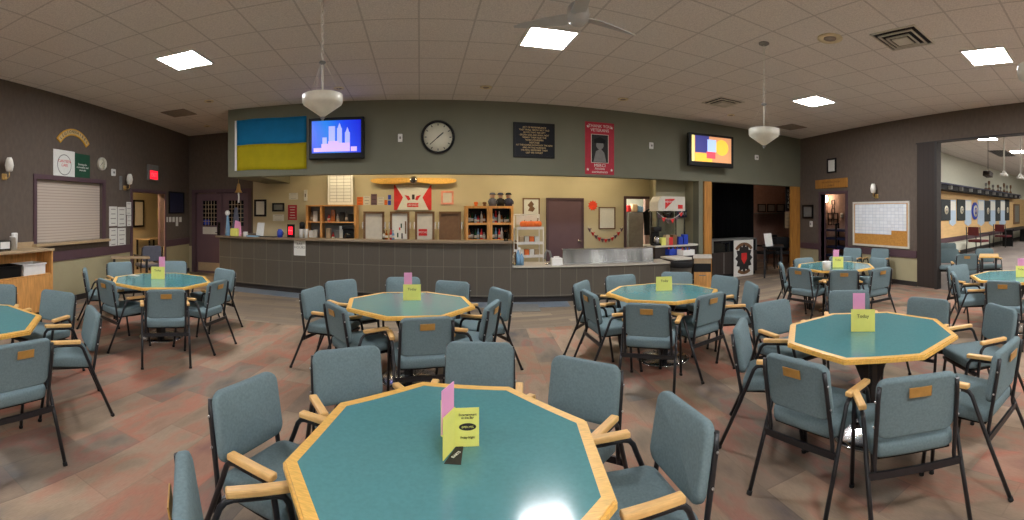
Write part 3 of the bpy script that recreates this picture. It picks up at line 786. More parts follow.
# chairs against the right wall and in the dart room
place_chair(853, 248, ZT, 'blue grey armchair against the wall under the chart board, nearer the doorway', ang=205, group='blue grey armchairs kept by the walls')
place_chair(880.5, 248.5, ZT, 'blue grey armchair against the wall under the chart board, nearer the partition', ang=200, group='blue grey armchairs kept by the walls')
place_chair(967, 254, ZT, 'blue grey armchair with its back to us before the small wooden darts room table', ang=40, group='blue grey armchairs kept by the walls')
place_chair(984, 248.5, ZT, 'blue grey armchair standing behind the small wooden table in the darts room', ang=230, group='blue grey armchairs kept by the walls')
place_chair(949, 249, ZT, 'blue grey armchair just past the partition edge in the darts room', ang=215, group='blue grey armchairs kept by the walls')
place_chair(948, 243, ZT, 'blue grey armchair at the back by the partition edge, its top the highest there', ang=220, group='blue grey armchairs kept by the walls')

# ------------------------------------------------------------------ table cards
def card_simple(px, pyb, w, h, pink, label, turn=0, pw=.06, ph=.25, pdx=0):
    P = ground(px, pyb, .74); a = math.atan2(P.y, P.x)-PI/2+math.radians(turn)
    e = empty('table_card', (P.x, P.y, .7405), a); tag(e, label, 'table card', 'folded cards on the octagonal tables')
    m = MB(); m.box(-w/2, w/2, -.001, .001, 0, h, rot=Matrix.Rotation(math.radians(-8), 3, 'X'), piv=(0, 0, h))
    m.box(-w/2, w/2, -.001, .001, 0, h, rot=Matrix.Rotation(math.radians(8), 3, 'X'), piv=(0, 0, h))
    y_ = m.build('yellow_leaflet', 'yellow', e)
    text('lettering', 'Today', h*.22, 'ink', y_, (0, -.012-h*.10, h*.72))
    if pink:
        m = MB(); m.box(pdx-pw/2, pdx+pw/2, .0225, .0245, 0, ph); m.build('pink_leaflet', 'pink', e)
    return e
def card_main():
    P = ground(455, 447, .74)
    e = empty('table_card', (P.x, P.y, .7405)); tag(e, 'three winged yellow and pink card on the largest looking teal table', 'table card', 'folded cards on the octagonal tables')
    Q = ground(443, 461, .74)-P; Rr = ground(479, 446, .74)-P; T = ground(441, 436, .74)-P
    def wing(v, h0, h1, nm, m, parent, t=.0012, a0=0., a1=1.):
        d = Vector((v.x, v.y)); n = Vector((-d.y, d.x)).normalized()*t
        A = d*a0; Bq = d*a1
        MB().prism([(A.x-n.x, A.y-n.y), (Bq.x-n.x, Bq.y-n.y), (Bq.x+n.x, Bq.y+n.y), (A.x+n.x, A.y+n.y)], h0, h1).build(nm, m, parent)
    wing(Q, 0, .15, 'yellow_leaflet', 'yellow', e); wing(Rr, .0, .145, 'yellow_leaflet', 'yellow', e); wing(T, .0, .14, 'yellow_leaflet', 'yellow', e)
    d = Vector((Q.x, Q.y)); off = Vector((-d.y, d.x)).normalized()*-.004
    m = MB(); m.prism([(off.x, off.y), (d.x+off.x, d.y+off.y), (d.x+off.x*1.6, d.y+off.y*1.6), (off.x*1.6, off.y*1.6)], .09, .245); m.build('pink_leaflet', 'pink', e)
    ar = math.atan2(Rr.y, Rr.x); L_ = Vector((Rr.x, Rr.y)).length; mid = Vector((Rr.x, Rr.y))*.52
    nn = Vector((math.sin(ar), -math.cos(ar)))*.004
    text('lettering', 'Entertainment\nat the Bar', L_*.13, 'ink', e, (mid.x+nn.x, mid.y+nn.y, .115), rz=ar)
    m = MB(); m.lathe([(L_*.36, 0), (L_*.36, -.001)], 20, (0, 0, 0), axis='y'); o = m.build('oval_badge', 'ink', e); o.location = (mid.x+nn.x*.8, mid.y+nn.y*.8, .075); o.rotation_euler = (0, 0, ar); o.scale = (1, 1, .42)
    text('lettering', 'OPEN MIC', L_*.11, 'yellow', e, (mid.x+nn.x*1.3, mid.y+nn.y*1.3, .075), rz=ar)
    text('lettering', 'Friday Night', L_*.12, 'ink', e, (mid.x+nn.x, mid.y+nn.y, .035), rz=ar)
    # black printed sheet lying at the foot
    G0 = ground(444, 464, .74)-P; G1 = ground(461, 465, .74)-P; G2 = ground(463.5, 446, .74)-P; G3 = ground(456, 447, .74)-P
    m = MB(); m.prism([(v.x, v.y) for v in (G0, G1, G2, G3)], 0, .0015); bl = m.build('black_leaflet', 'ink', e)
    c = (G0+G1+G2+G3)/4
    text('lettering', 'DARTS', .016, 'paper', bl, (c.x, c.y, .0018), rx=0, rz=1.1)
card_main()
card_simple(863, 331, .176, .16, True, 'yellow card with a pink one behind on the table over the chrome disc', pw=.09, ph=.275, pdx=-.03)
card_simple(412, 300, .176, .155, True, 'yellow and pink card on the flag reflecting table', pw=.08, ph=.27, pdx=-.04)
card_simple(664, 290.5, .18, .155, False, 'lone yellow card on the table by the steel sink', turn=12)
card_simple(158, 279, .176, .16, True, 'yellow and pink card on the table near the double door', turn=-8, pw=.08, ph=.29, pdx=.05)
card_simple(838, 267.5, .17, .17, True, 'yellow and pink card below the chart board', pw=.09, ph=.28, pdx=-.03)
card_simple(1021, 277, .14, .15, True, 'yellow and pink card at the picture edge under the darts room opening', pw=.09, ph=.25)
# napkin lamp-like cup on table F and dish on E
P = ground(826.5, 270, .74)
c = MB().lathe([(.0, 0), (.06, 0), (.068, .13), (.066, .132), (.058, .01), (0, .008)], 20).build('white_cup', 'white', None, (P.x, P.y, .7405)); tag(c, 'white tub on the table below the chart board', 'tub')
P = ground(134, 276, .74)
c = MB().box(-.07, .07, -.045, .045, 0, .012, bev=.003).build('score_pad', 'offwhite', None, (P.x, P.y, .7405), .2); tag(c, 'cream pad lying on the table near the double door', 'pad')

# ------------------------------------------------------------------ ceiling fixtures
def cpos(px, py, z=CEIL): return ground(px, py, z) if False else Vector(((z-E)*FPX/(CY-py)*math.sin((px-CX)/FPX), (z-E)*FPX/(CY-py)*math.cos((px-CX)/FPX), z))
def snap(P):
    """snap to the centre of a ceiling tile"""
    o = Vector((co[0], co[1])); d = Vector((P.x, P.y))-o; a, b_ = d.dot(S.u), d.dot(S.n); s = .605
    a = (math.floor(a/s)+.5)*s; b_ = (math.floor(b_/s)+.5)*s
    q = o+S.u*a+S.n*b_; return Vector((P.x, P.y))
def troffer(P, label, m='lamp', w=.56, snap_=True, group='square ceiling light panels'):
    q = snap(P) if snap_ else Vector((P.x, P.y))
    e = empty('ceiling_light', (q.x, q.y, CEIL), S.rz); tag(e, label, 'ceiling light', group)
    f = MB(); h = w/2+.02
    f.box(-h, h, -h, -h+.03, -.015, 0); f.box(-h, h, h-.03, h, -.015, 0); f.box(-h, -h+.03, -h+.03, h-.03, -.015, 0); f.box(h-.03, h, -h+.03, h-.03, -.015, 0)
    f.build('frame', 'white', e)
    bx('diffuser', m, -h+.03, h-.03, -h+.03, h-.03, -.010, -.002, e)
    return e
troffer(cpos(185, 60), 'lit square ceiling panel above the shuttered serving hatch')
troffer(cpos(548, 38), 'lit square ceiling panel under the fan blade')
troffer(cpos(814, 101), 'small lit square ceiling panel near the room corner beside the pendant')
troffer(cpos(988, 56), 'lit square ceiling panel above the brown partition lintel')
for x_, y_ in ((-3.6, -.6), (0.9, -1.2), (4.6, -1.0), (-2.6, -3.6), (3.0, -3.6)):  # unseen panels added behind the camera for more light and bounce
    troffer(Vector((x_, y_, CEIL)), 'added unseen ceiling panel brightening the room from behind the viewer')
for (x, y, lab) in ((986, 138, 'lit panel in the darts room ceiling, the nearer of two in view'), (1019, 151.5, 'lit panel in the darts room ceiling at the picture edge')):
    P = cpos(x, y); troffer(P, lab, 'lamp2', w=.56, snap_=False, group='darts room ceiling panels')
for (x_, y_) in ((14, 2.5), (10.5, 1.0), (16, 3), (21, 6), (27, 8)):  # larger unseen panels added to keep the darts room bright
    troffer(Vector((x_, y_, CEIL)), 'added unseen lit panel in the darts room ceiling', 'lamp2', w=1.0, snap_=False, group='darts room ceiling panels')
def diffuser(px, py, label):
    q = snap(cpos(px, py)); e = empty('air_diffuser', (q.x, q.y, CEIL), S.rz); tag(e, label, 'air vent')
    for i, (h, z0) in enumerate(((.29, -.004), (.22, -.018), (.15, -.032))):
        m = MB(); w = .018
        m.box(-h, h, -h, -h+w, z0-.012, z0+.004); m.box(-h, h, h-w, h, z0-.012, z0+.004); m.box(-h, -h+w, -h+w, h-w, z0-.012, z0+.004); m.box(h-w, h, -h+w, h-w, z0-.012, z0+.004)
        m.build('louvre', 'offwhite', e)
    bx('centre_plate', 'offwhite', -.1, .1, -.1, .1, -.046, -.034, e)
    bx('dark_throat', 'matteblack', -.27, .27, -.27, .27, -.003, -.001, e)
diffuser(903, 38, 'square air diffuser with dark slots, the large one near the ceiling panel'); diffuser(723, 102, 'small square air diffuser with dark slots above the tilted television')
def grille(px, py, label):
    q = snap(cpos(px, py)); e = empty('return_grille', (q.x, q.y, CEIL), S.rz); tag(e, label, 'air grille')
    bx('backing', 'rimwood', -.28, .28, -.28, .28, -.004, -.001, e)
    m = MB()
    for i in range(14): m.box(-.28, .28, -.27+i*.04, -.25+i*.04, -.012, -.004)
    m.build('slat', 'grillebrown', e)
grille(179, 113, 'dark flat return grille above the corner door'); grille(791, 127, 'dark flat return grille in the far right ceiling corner'); 
def rounds(px, py, r, label, m='tilebeige'):
    P = cpos(px, py); e = empty('ceiling_speaker', (P.x, P.y, CEIL)); tag(e, label, 'ceiling speaker')
    MB().lathe([(0, -.004), (r*.55, -.004), (r*.6, -.014), (r, -.012), (r, 0)], 24).build('rim', m, e)
    MB().lathe([(0, -.012), (r*.5, -.012), (r*.5, -.003)], 20).build('grille_disc', 'grillebrown', e)
rounds(830, 38, .15, 'large round beige speaker in the ceiling beside the big diffuser')
rounds(209, 101, .09, 'small round ceiling fitting above the coloured flag'); rounds(486, 87, .1, 'small round ceiling fitting above the black plaque')
rounds(623, 99, .1, 'small round ceiling fitting above the red poster'); rounds(339, 88, .09, 'small round ceiling fitting behind the pendant bowl')
rounds(731, 115, .08, 'small round ceiling fitting above the tilted television'); rounds(207, 126, .08, 'small round ceiling fitting near the corner door')

def pendant(px, py_rim, wpx, real_w, label, top_py=None, name='pendant_lamp'):
    rho = real_w*FPX/wpx; th = (px-CX)/FPX; x, y = rho*math.sin(th), rho*math.cos(th)
    zr = E-(py_rim-CY)*rho/FPX; r = real_w/2
    e = empty(name, (x, y, 0)); tag(e, label, 'pendant lamp', 'alabaster bowl pendants')
    MB().lathe([(.0, CEIL), (.065, CEIL), (.065, CEIL-.012), (.03, CEIL-.03), (0, CEIL-.03)], 20).build('canopy', 'greyplastic', e)
    zh = zr+.30
    m = MB()
    n = int((CEIL-.03-zh)/.045)
    for i in range(n):
        z0 = CEIL-.03-i*.045
        a = i % 2*PI/2
        pts = [(.014*math.cos(q)*math.cos(a), .014*math.cos(q)*math.sin(a), z0-.025+.028*math.sin(q)) for q in [2*PI*j/8 for j in range(9)]]
        m.tube(pts, .0045, 4, cap=False)
    m.build('chain', 'offwhite', e)
    MB().lathe([(0, zh+.02), (.03, zh+.01), (.035, zh), (.01, zh-.02), (0, zh-.02)], 14).build('hub', 'greyplastic', e)
    m = MB()
    for i in range(3):
        a = 2*PI*i/3+.4; m.tube([(.02*math.cos(a), .02*math.sin(a), zh), (r*.93*math.cos(a), r*.93*math.sin(a), zr+.005)], .0016, 5)
    m.tube([(0, 0, zh), (0, 0, zr-.02)], .009, 6)
    m.build('rod', 'offwhite', e)
    MB().lathe([(r*.95, zr), (r, zr-.006), (r*.99, zr-.068), (r*.94, zr-.088), (r*.14, zr-.196), (0, zr-.2), (0, zr-.188), (r*.13, zr-.184), (r*.90, zr-.082), (r*.94, zr-.06), (r*.95, zr)], 32).build('bowl', 'bowl', e)
    MB().lathe([(0, zr-.20), (.02, zr-.205), (.022, zr-.215), (.01, zr-.225), (.012, zr-.235), (0, zr-.24)], 12).build('finial', 'greyplastic', e)
pendant(322.5, 95, 41, .38, 'white bowl pendant hanging in front of the blue television')
pendant(764, 129, 31, .38, 'white bowl pendant near the tilted television, its ceiling rose in view')
pendant(1042, 67, 50, .38, 'white bowl pendant cut by the picture edge')

def fan():
    P = cpos(578, 17, 3.30); e = empty('ceiling_fan', (P.x, P.y, 0)); tag(e, 'grey metal ceiling fan with pointed blades beside the lit panel', 'ceiling fan')
    MB().lathe([(0, CEIL), (.07, CEIL), (.06, CEIL-.05), (.018, CEIL-.06), (.018, 3.42), (0, 3.42)], 16).build('downrod', 'fanmetal', e)
    MB().lathe([(0, 3.43), (.05, 3.42), (.09, 3.38), (.10, 3.32), (.09, 3.27), (.055, 3.235), (0, 3.225)], 24).build('motor_housing', 'fanmetal', e)
    tips = (cpos(631, 34, 3.30), cpos(524, 25, 3.30))
    angs = [math.atan2(t.y-P.y, t.x-P.x) for t in tips]; angs.append((angs[0]+angs[1])/2+PI)
    for a, ln in zip(angs, (.64, .60, .62)):
        r_ = Matrix.Rotation(a, 3, 'Z') @ Matrix.Rotation(math.radians(12), 3, 'X')
        b2 = bmesh.new(); pl = [(.08, -.05), (.14, -.085), (.3, -.075), (.5, -.045), (ln, -.012), (ln, .012), (.5, .03), (.3, .05), (.14, .055), (.08, .05)]
        A = [b2.verts.new(r_ @ Vector((x, y, .004))) for x, y in pl]; Bq = [b2.verts.new(r_ @ Vector((x, y, -.004))) for x, y in pl]
        b2.faces.new(A); b2.faces.new(Bq[::-1])
        for i in range(len(pl)): b2.faces.new((A[i], Bq[i], Bq[(i+1) % len(pl)], A[(i+1) % len(pl)]))
        bmesh.ops.recalc_face_normals(b2, faces=b2.faces)
        MB().merge(b2).build('blade', 'fanmetal', e, (0, 0, 3.30))
fan()
# bar tube lights under the bar ceiling
for i, f_ in enumerate((.16, .38, .60, .80)):
    tt = .62+(t703-.62)*f_
    e = empty('strip_light', S.W(tt, dep-.9, 2.85), S.rz); tag(e, 'warm strip light under the bar ceiling, hidden by the bulkhead', 'strip light', 'strip lights above the bar')
    bx('housing', 'white', -.62, .62, -.07, .07, -.04, 0, e); bx('tube_cover', 'tube', -.6, .6, -.055, .055, -.06, -.04, e)

# ------------------------------------------------------------------ things on the bulkhead
def flag_bi():
    e, w, h = wthing('flag', S, (235, 118, 306.5, 169.5), 'blue over yellow flag pinned on the bulkhead', 'flag', .015)
    def cloth(z0, z1, m, nm):
        b2 = bmesh.new(); nx, nz = 24, 8; g = []
        for j in range(nz+1):
            g.append([b2.verts.new((-w/2+.04+(w-.04)*i/nx, -.008+.010*math.sin(i*.9+j*.7)*(.3+abs(z0+(z1-z0)*j/nz)/h), z0+(z1-z0)*j/nz+.01*math.sin(i*.25))) for i in range(nx+1)])
        for j in range(nz):
            for i in range(nx): b2.faces.new((g[j][i], g[j][i+1], g[j+1][i+1], g[j+1][i])).smooth = True
        bmesh.ops.solidify(b2, geom=b2.faces[:], thickness=.002)
        MB().merge(b2, True).build(nm, m, e)
    cloth(0, h/2, 'flagblue', 'blue_band'); cloth(-h/2, 0, 'flagyellow', 'yellow_band')
    bx('header_tape', 'white', -w/2, -w/2+.045, -.012, -.006, -h/2, h/2, e)
flag_bi()
def tv(rect, off, label, kind, roll=0, yaw=0):
    e, w, h = wthing('television', S, rect, label, 'television', off)
    e.rotation_euler = (0, roll, S.rz+yaw)
    MB().box(-w/2, w/2, -.03, .06, -h/2, h/2, bev=.012).build('casing', 'black', e)
    m = MB(); m.box(-.12, .12, .06, .09, -.12, .12); m.box(-.03, .03, .09, off-.04, -.03, .03); m.box(-.1, .1, off-.05, off-.03, -.15, .15); m.build('wall_bracket', 'matteblack', e)
    sw, sh_ = w*.88, h*.78; zc = h*.035
    scn = MB().box(-sw/2, sw/2, -.034, -.029, -sh_/2, sh_/2).build('screen', 'screen1' if kind == 1 else 'sc_or', e, (0, 0, zc))
    y0, y1 = -.038, -.0345
    def r(x0, x1, z0, z1, m, nm='screen_image'):
        MB().box((x0-.5)*sw, (x1-.5)*sw, y0, y1, (z0-.5)*sh_, (z1-.5)*sh_).build(nm, m, scn)
    if kind == 1:
        m = MB()
        for x0, x1, z1 in ((.22, .31, .48), (.35, .48, .82), (.52, .62, .75), (.68, .78, .62)):
            m.box((x0-.5)*sw, (x1-.5)*sw, y0, y1, -.46*sh_, (z1-.5)*sh_)
        for xc, zb, zt_ in ((.57, .75, .92), (.73, .62, .78)):
            m.prism([((xc-.04-.5)*sw, (zb-.5)*sh_), ((xc+.04-.5)*sw, (zb-.5)*sh_), ((xc-.5)*sw, (zt_-.5)*sh_)], y0, y1, plane='xz')
        m.build('skyline_graphic', 'screen1b', scn)
        m = MB(); 
        for x0, x1, z1 in ((.04, .2, .16), (.2, .34, .28), (.34, .55, .36), (.55, .78, .3), (.8, .92, .18)):
            m.box((x0-.5)*sw, (x1-.5)*sw, y0-.002, y1-.002, -.46*sh_, (z1-.5)*sh_)
        m.build('low_skyline_graphic', 'screen1c', scn)
    else:
        r(0, .06, 0, 1, 'sc_side', 'side_bar'); r(.08, .42, .35, 1, 'sc_navy', 'navy_shape'); r(.08, .5, 0, .32, 'sc_yel', 'yellow_shape')
        MB().lathe([(.17*sw, y0), (.17*sw, y1)], 20, (.25*sw, 0, .1*sh_), axis='y').build('yellow_round', 'sc_yel', scn)
        MB().box(-.12*sw, .10*sw, y0-.003, y1-.003, -.1*sh_, .38*sh_).build('pale_figure', 'sc_pale', scn)
        MB().box(-.14*sw, .08*sw, y0-.003, y1-.003, -.36*sh_, -.1*sh_).build('red_figure', 'sc_red', scn)
    return e
tv((309, 117.5, 364.5, 159), .14, 'wall television showing a blue city skyline', 1, math.radians(0))
tv((689.5, 134.5, 731.5, 167), .28, 'wall television with orange and navy picture, standing off the bulkhead', 2, math.radians(0), math.radians(-5))

def clock(fr, px, py, rpx, label, rim='black', hm=(7.63), rimw=.14):
    t, rho = fr.hit(px); z = fr.z(px, py); r = rpx*rho/FPX
    e = empty('wall_clock', fr.W(t, 0, z), fr.rz); tag(e, label, 'clock')
    MB().lathe([(0, -.015), (r*.86, -.015), (r*.87, -.05), (r*.93, -.06), (r, -.045), (r, 0), (0, 0)], 36, axis='y').build('rim', rim, e)
    MB().lathe([(0, -.02), (r*.86, -.02), (r*.86, -.014)], 36, axis='y').build('dial', 'face', e)
    m = MB()
    for i in range(12):
        a = 2*PI*i/12; x0, z0 = math.sin(a)*r*.74, math.cos(a)*r*.74
        MB().box(x0-r*.025, x0+r*.025, -.0225, -.02, z0-r*.06, z0+r*.06, rot=Matrix.Rotation(a, 3, 'Y')).build('hour_mark', 'ink', e)
    for nm, a, l, wd in (('hour_hand', 2*PI*1.63/12, .42, .035), ('minute_hand', 2*PI*38/60, .66, .022)):
        MB().box(-r*wd, r*wd, -.026, -.0235, -r*.08, r*l, rot=Matrix.Rotation(a, 3, 'Y'), piv=(0, -.025, 0)).build(nm, 'black', e)
clock(S, 438, 137.3, 16.8, 'large round black rimmed clock on the bulkhead')
clock(Lw, 101, 164, 6.4, 'small pale round clock above the serving hatch', 'offwhite')
# memorial plaque
e, w, h = wthing('memorial_plaque', S, (513, 123, 554.5, 158), 'black plaque with gold lettering on the bulkhead', 'plaque')
MB().box(-w/2, w/2, -.025, 0, -h/2, h/2, bev=.008).build('frame', 'black', e)
MB().box(-w/2+.04, w/2-.04, -.029, -.024, -h/2+.04, h/2-.04).build('plate', 'navy', e)
lines = ['ACT OF REMEMBRANCE', 'THEY SHALL GROW NOT OLD', 'AS WE THAT ARE LEFT', 'GROW OLD AGE SHALL NOT', 'WEARY THEM NOR THE', 'YEARS CONDEMN', 'RESPONSE', 'AT THE GOING DOWN OF THE SUN', 'AND IN THE MORNING', 'WE WILL REMEMBER THEM', 'LEST WE FORGET']
for i, l in enumerate(lines):
    text('lettering', l, h*.068, 'gold', e, (0, -.031, h*.36-i*h*.072), sx=.95)
# red poster
e, w, h = wthing('veterans_poster', S, (585, 122.5, 614, 174.5), 'red poster with a grey portrait on the bulkhead', 'poster')
MB().box(-w/2, w/2, -.006, 0, -h/2, h/2).build('poster_sheet', 'redposter', e)
MB().box(-w*.30, w*.30, -.009, -.006, -h*.28, h*.27).build('picture_border', 'offwhite', e)
MB().box(-w*.28, w*.28, -.011, -.009, -h*.27, h*.26).build('portrait_ground', 'ink', e)
m = MB(); m.prism([(w*(-.22), -h*.26), (w*.22, -h*.26), (w*.15, -h*.08), (w*.02, h*.0), (-w*.14, -h*.06)], -.0125, -.011, plane='xz'); m.lathe([(w*.13, -.0135), (w*.13, -.011)], 16, (0, 0, h*.06), axis='y'); m.build('portrait_figure', 'greyplastic', e)
MB().prism([(-w*.2, h*.1), (w*.17, h*.1), (w*.2, h*.16), (0, h*.22), (-w*.2, h*.17)], -.0145, -.0125, plane='xz').build('beret', 'matteblack', e)
text('lettering', 'THANK YOU\nVETERANS', w*.135, 'paper', e, (0, -.008, h*.385)); text('lettering', 'MERCI', w*.14, 'paper', e, (0, -.008, -h*.33)); text('lettering', 'Anciens\ncombattants', w*.11, 'paper', e, (0, -.008, -h*.42))
m = MB()
for sx_, sz in ((-1, 1), (1, 1), (-1, -1), (1, -1)):
    cx_, cz = sx_*w*.41, sz*h*.41
    m.prism([(cx_+w*.05*(1 if i % 2 else .45)*math.sin(PI*i/5+PI/5), cz+w*.05*(1 if i % 2 else .45)*math.cos(PI*i/5+PI/5)) for i in range(10)], -.0085, -.006, plane='xz')
m.build('logo', 'paper', e)
# small wall devices
def device(fr, rect, label, cat='wall device', m='white', d=.03, name='wall_sensor', off=0):
    e, w, h = wthing(name, fr, rect, label, cat, off)
    MB().box(-w/2, w/2, -d, 0, -h/2, h/2, bev=min(w, h)*.12).build('cover', m, e)
    MB().box(-w*.2, w*.2, -d-.004, -d, -h*.15, h*.15).build('button', 'greyplastic', e)
device(S, (398, 134, 402.5, 142), 'white wall switch beside the big clock')
device(S, (649, 142.5, 653, 149), 'small white sensor right of the red poster')
device(S, (754.5, 155, 758, 160), 'small white sensor right of the tilted television')

# ------------------------------------------------------------------ things on the left wall
def arch_sign():
    e, w, h = wthing('arch_sign', Lw, (56, 129, 89, 147), 'curved yellow and black shoulder title sign on the brown wall', 'sign')
    def arc(r0, r1, a0, a1, n=16):
        o = [(r1*math.sin(a0+(a1-a0)*i/n), r1*math.cos(a0+(a1-a0)*i/n)) for i in range(n+1)]
        return o+[(r0*math.sin(a0+(a1-a0)*i/n), r0*math.cos(a0+(a1-a0)*i/n)) for i in range(n, -1, -1)]
    Rr = w*.62; A = math.asin(.5/.62)*.98
    th = h*.36; zc = h/2-Rr
    o = MB().prism(arc(Rr-th, Rr, -A, A), -.02, 0, plane='xz').build('sign_board', 'banneryellow', e, (0, 0, zc))
    o = MB().prism(arc(Rr-th*.82, Rr-th*.18, -A*.95, A*.95), -.023, -.02, plane='xz').build('inner_field', 'gold', e, (0, 0, zc))
    word = 'LEGIONNAIRES'
    for i, ch in enumerate(word):
        a = -A*.84+2*A*.84*i/(len(word)-1); r = Rr-th*.5
        t_ = text('lettering', ch, th*.66, 'ink', e, (r*math.sin(a), -.025, zc+r*math.cos(a))); t_.rotation_euler = (PI/2, a, 0)
arch_sign()
e, w, h = wthing('cafe_banner', Lw, (53, 151.5, 89.5, 180), 'white and green banner with a red round cafe emblem', 'banner')
MB().box(-w/2, w*.06, -.012, -.004, -h/2, h/2).build('white_panel', 'paper', e); MB().box(w*.06, w/2, -.011, -.003, -h*.46, h*.46).build('green_panel', 'bannergreen', e)
cx_ = -w*.22
MB().lathe([(h*.36, -.014), (h*.36, -.012)], 28, (cx_, 0, 0), axis='y').build('emblem_ring', 'greyink', e); MB().lathe([(h*.33, -.0155), (h*.33, -.014)], 28, (cx_, 0, 0), axis='y').build('emblem_disc', 'paper', e)
text('lettering', 'CANTEEN\nCAFE', h*.14, 'red', e, (cx_, -.017, h*.05)); text('lettering', 'Serving the\ncommunity and\nveterans', h*.105, 'paper', e, (w*.28, -.013, -h*.02))
device(Lw, (110.8, 169, 115, 176), 'white thermostat beside the small clock', name='thermostat')
def sconce(fr, px, py, label, sc_=1., plate=True, off=0):
    t, rho = fr.hit(px); z = fr.z(px, py)
    e = empty('wall_sconce', fr.W(t, 0, z), fr.rz); tag(e, label, 'wall lamp')
    MB().box(-.05, .05, -.02, 0, -.22, -.12, bev=.01).build('back_plate', 'brass', e)
    MB().tube([(0, -.01, -.17), (0, -.08, -.2), (0, -.13, -.17), (0, -.13, -.1)], .008).build('bracket_arm', 'brass', e)
    MB().lathe([(.02, -.1), (.05, -.09), (.07, 0), (.055, .08), (.035, .12), (.03, .12), (.05, .07), (.062, 0), (.04, -.08)], 20, (0, -.13, 0)).build('glass_shade', 'frost', e)
sconce(Lw, 124.5, 180, 'white glass wall lamp between the serving hatch and the doorway')
device(Lw, (119.2, 176, 121.3, 190), 'narrow grey plate behind the wall lamp by the doorway', m='greyplastic', name='wall_plate')
sconce(Lw, 4, 166, 'white glass wall lamp at the picture edge')
sconce(R, 877, 189, 'white glass wall lamp above the chart board')
def sheet(fr, rect, label, m='paper', name='paper_notice', cat='notice', group=None, lines=4, off=0, ink='greyink'):
    e, w, h = wthing(name, fr, rect, label, cat, off, group)
    MB().box(-w/2, w/2, -.006, -.002, -h/2, h/2).build('sheet', m, e)
    if lines:
        mb = MB()
        for i in range(lines):
            z = h*(.36-.72*i/max(1, lines-1)); ww = w*random.uniform(.24, .38)
            mb.box(-ww, ww, -.0075, -.006, z-h*.018, z+h*.018)
        mb.build('lettering', ink, e)
    return e
g = 'papers pinned beside the doorway'
sheet(Lw, (109, 206.5, 117, 226), 'white paper pinned by the doorway, upper and nearer the hatch', group=g); sheet(Lw, (117.6, 207, 125.5, 226.5), 'white paper pinned by the doorway, upper and nearer the door', group=g)
sheet(Lw, (109.2, 228, 117, 247), 'white paper pinned by the doorway, lower and nearer the hatch', group=g); sheet(Lw, (117.6, 228, 125.5, 246), 'white paper pinned by the doorway, lower and nearer the door', group=g)
sheet(Lw, (126.3, 202, 131, 215), 'small white paper on the door trim, upper one', group=g, lines=3, off=.035); sheet(Lw, (126.8, 215.5, 131, 226), 'small white paper on the door trim, lower one', group=g, lines=3, off=.035)
# exit sign
e, w, h = wthing('exit_sign', Lw, (147.5, 165, 157.5, 180.5), 'red lit exit sign above the doorway', 'exit sign', .02)
MB().box(-w/2, w/2, -.03, .02, -h/2, h/2, bev=.006).build('housing', 'greyplastic', e)
MB().box(-w*.35, w*.4, -.034, -.03, -h*.42, h*.12).build('lit_panel', 'exit', e); text('lettering', 'EXIT', w*.27, 'paper', e, (0.01, -.036, -h*.16))
framed('framed_poster', Lw, (168.5, 192, 183.5, 213.5), 'dark blue framed poster between the doorway and the corner', 'poster', 'black', 'darkblue')
for i in range(5):
    sheet(Lw, (165.5+i*3.4, 217, 167.8+i*3.4, 222 if i != 3 else 226), 'small white tag in the row under the dark blue poster', lines=0, group='row of small tags under the poster', name='paper_tag', cat='tag')
# hallway content
HB = Fr(Lw.W(0, 1.58)[:2], Lw.W(5, 1.58)[:2])
framed('framed_display', HB, (133, 200, 143.5, 227), 'black framed white display in the hallway', 'picture', 'black', 'paper', border=.05)
sheet(HB, (157.5, 208, 163, 220), 'yellow paper on the hallway wall', 'yellow')
P = Vector(HB.W(HB.hit(142)[0], -.3))
e = empty('hall_table', (P.x, P.y, 0), Lw.rz); tag(e, 'light wooden table in the hallway beyond the doorway', 'table')
MB().box(-.45, .55, -.25, .25, .84, .87, bev=.005).build('tabletop', 'tan', e)
for sx_ in (-.4, .5):
    for sy in (-.2, .2): MB().box(sx_-.02, sx_+.02, sy-.02, sy+.02, 0, .84).build('leg', 'black', e)
MB().box(-.42, .52, -.22, .22, .35, .38).build('shelf', 'black', e)

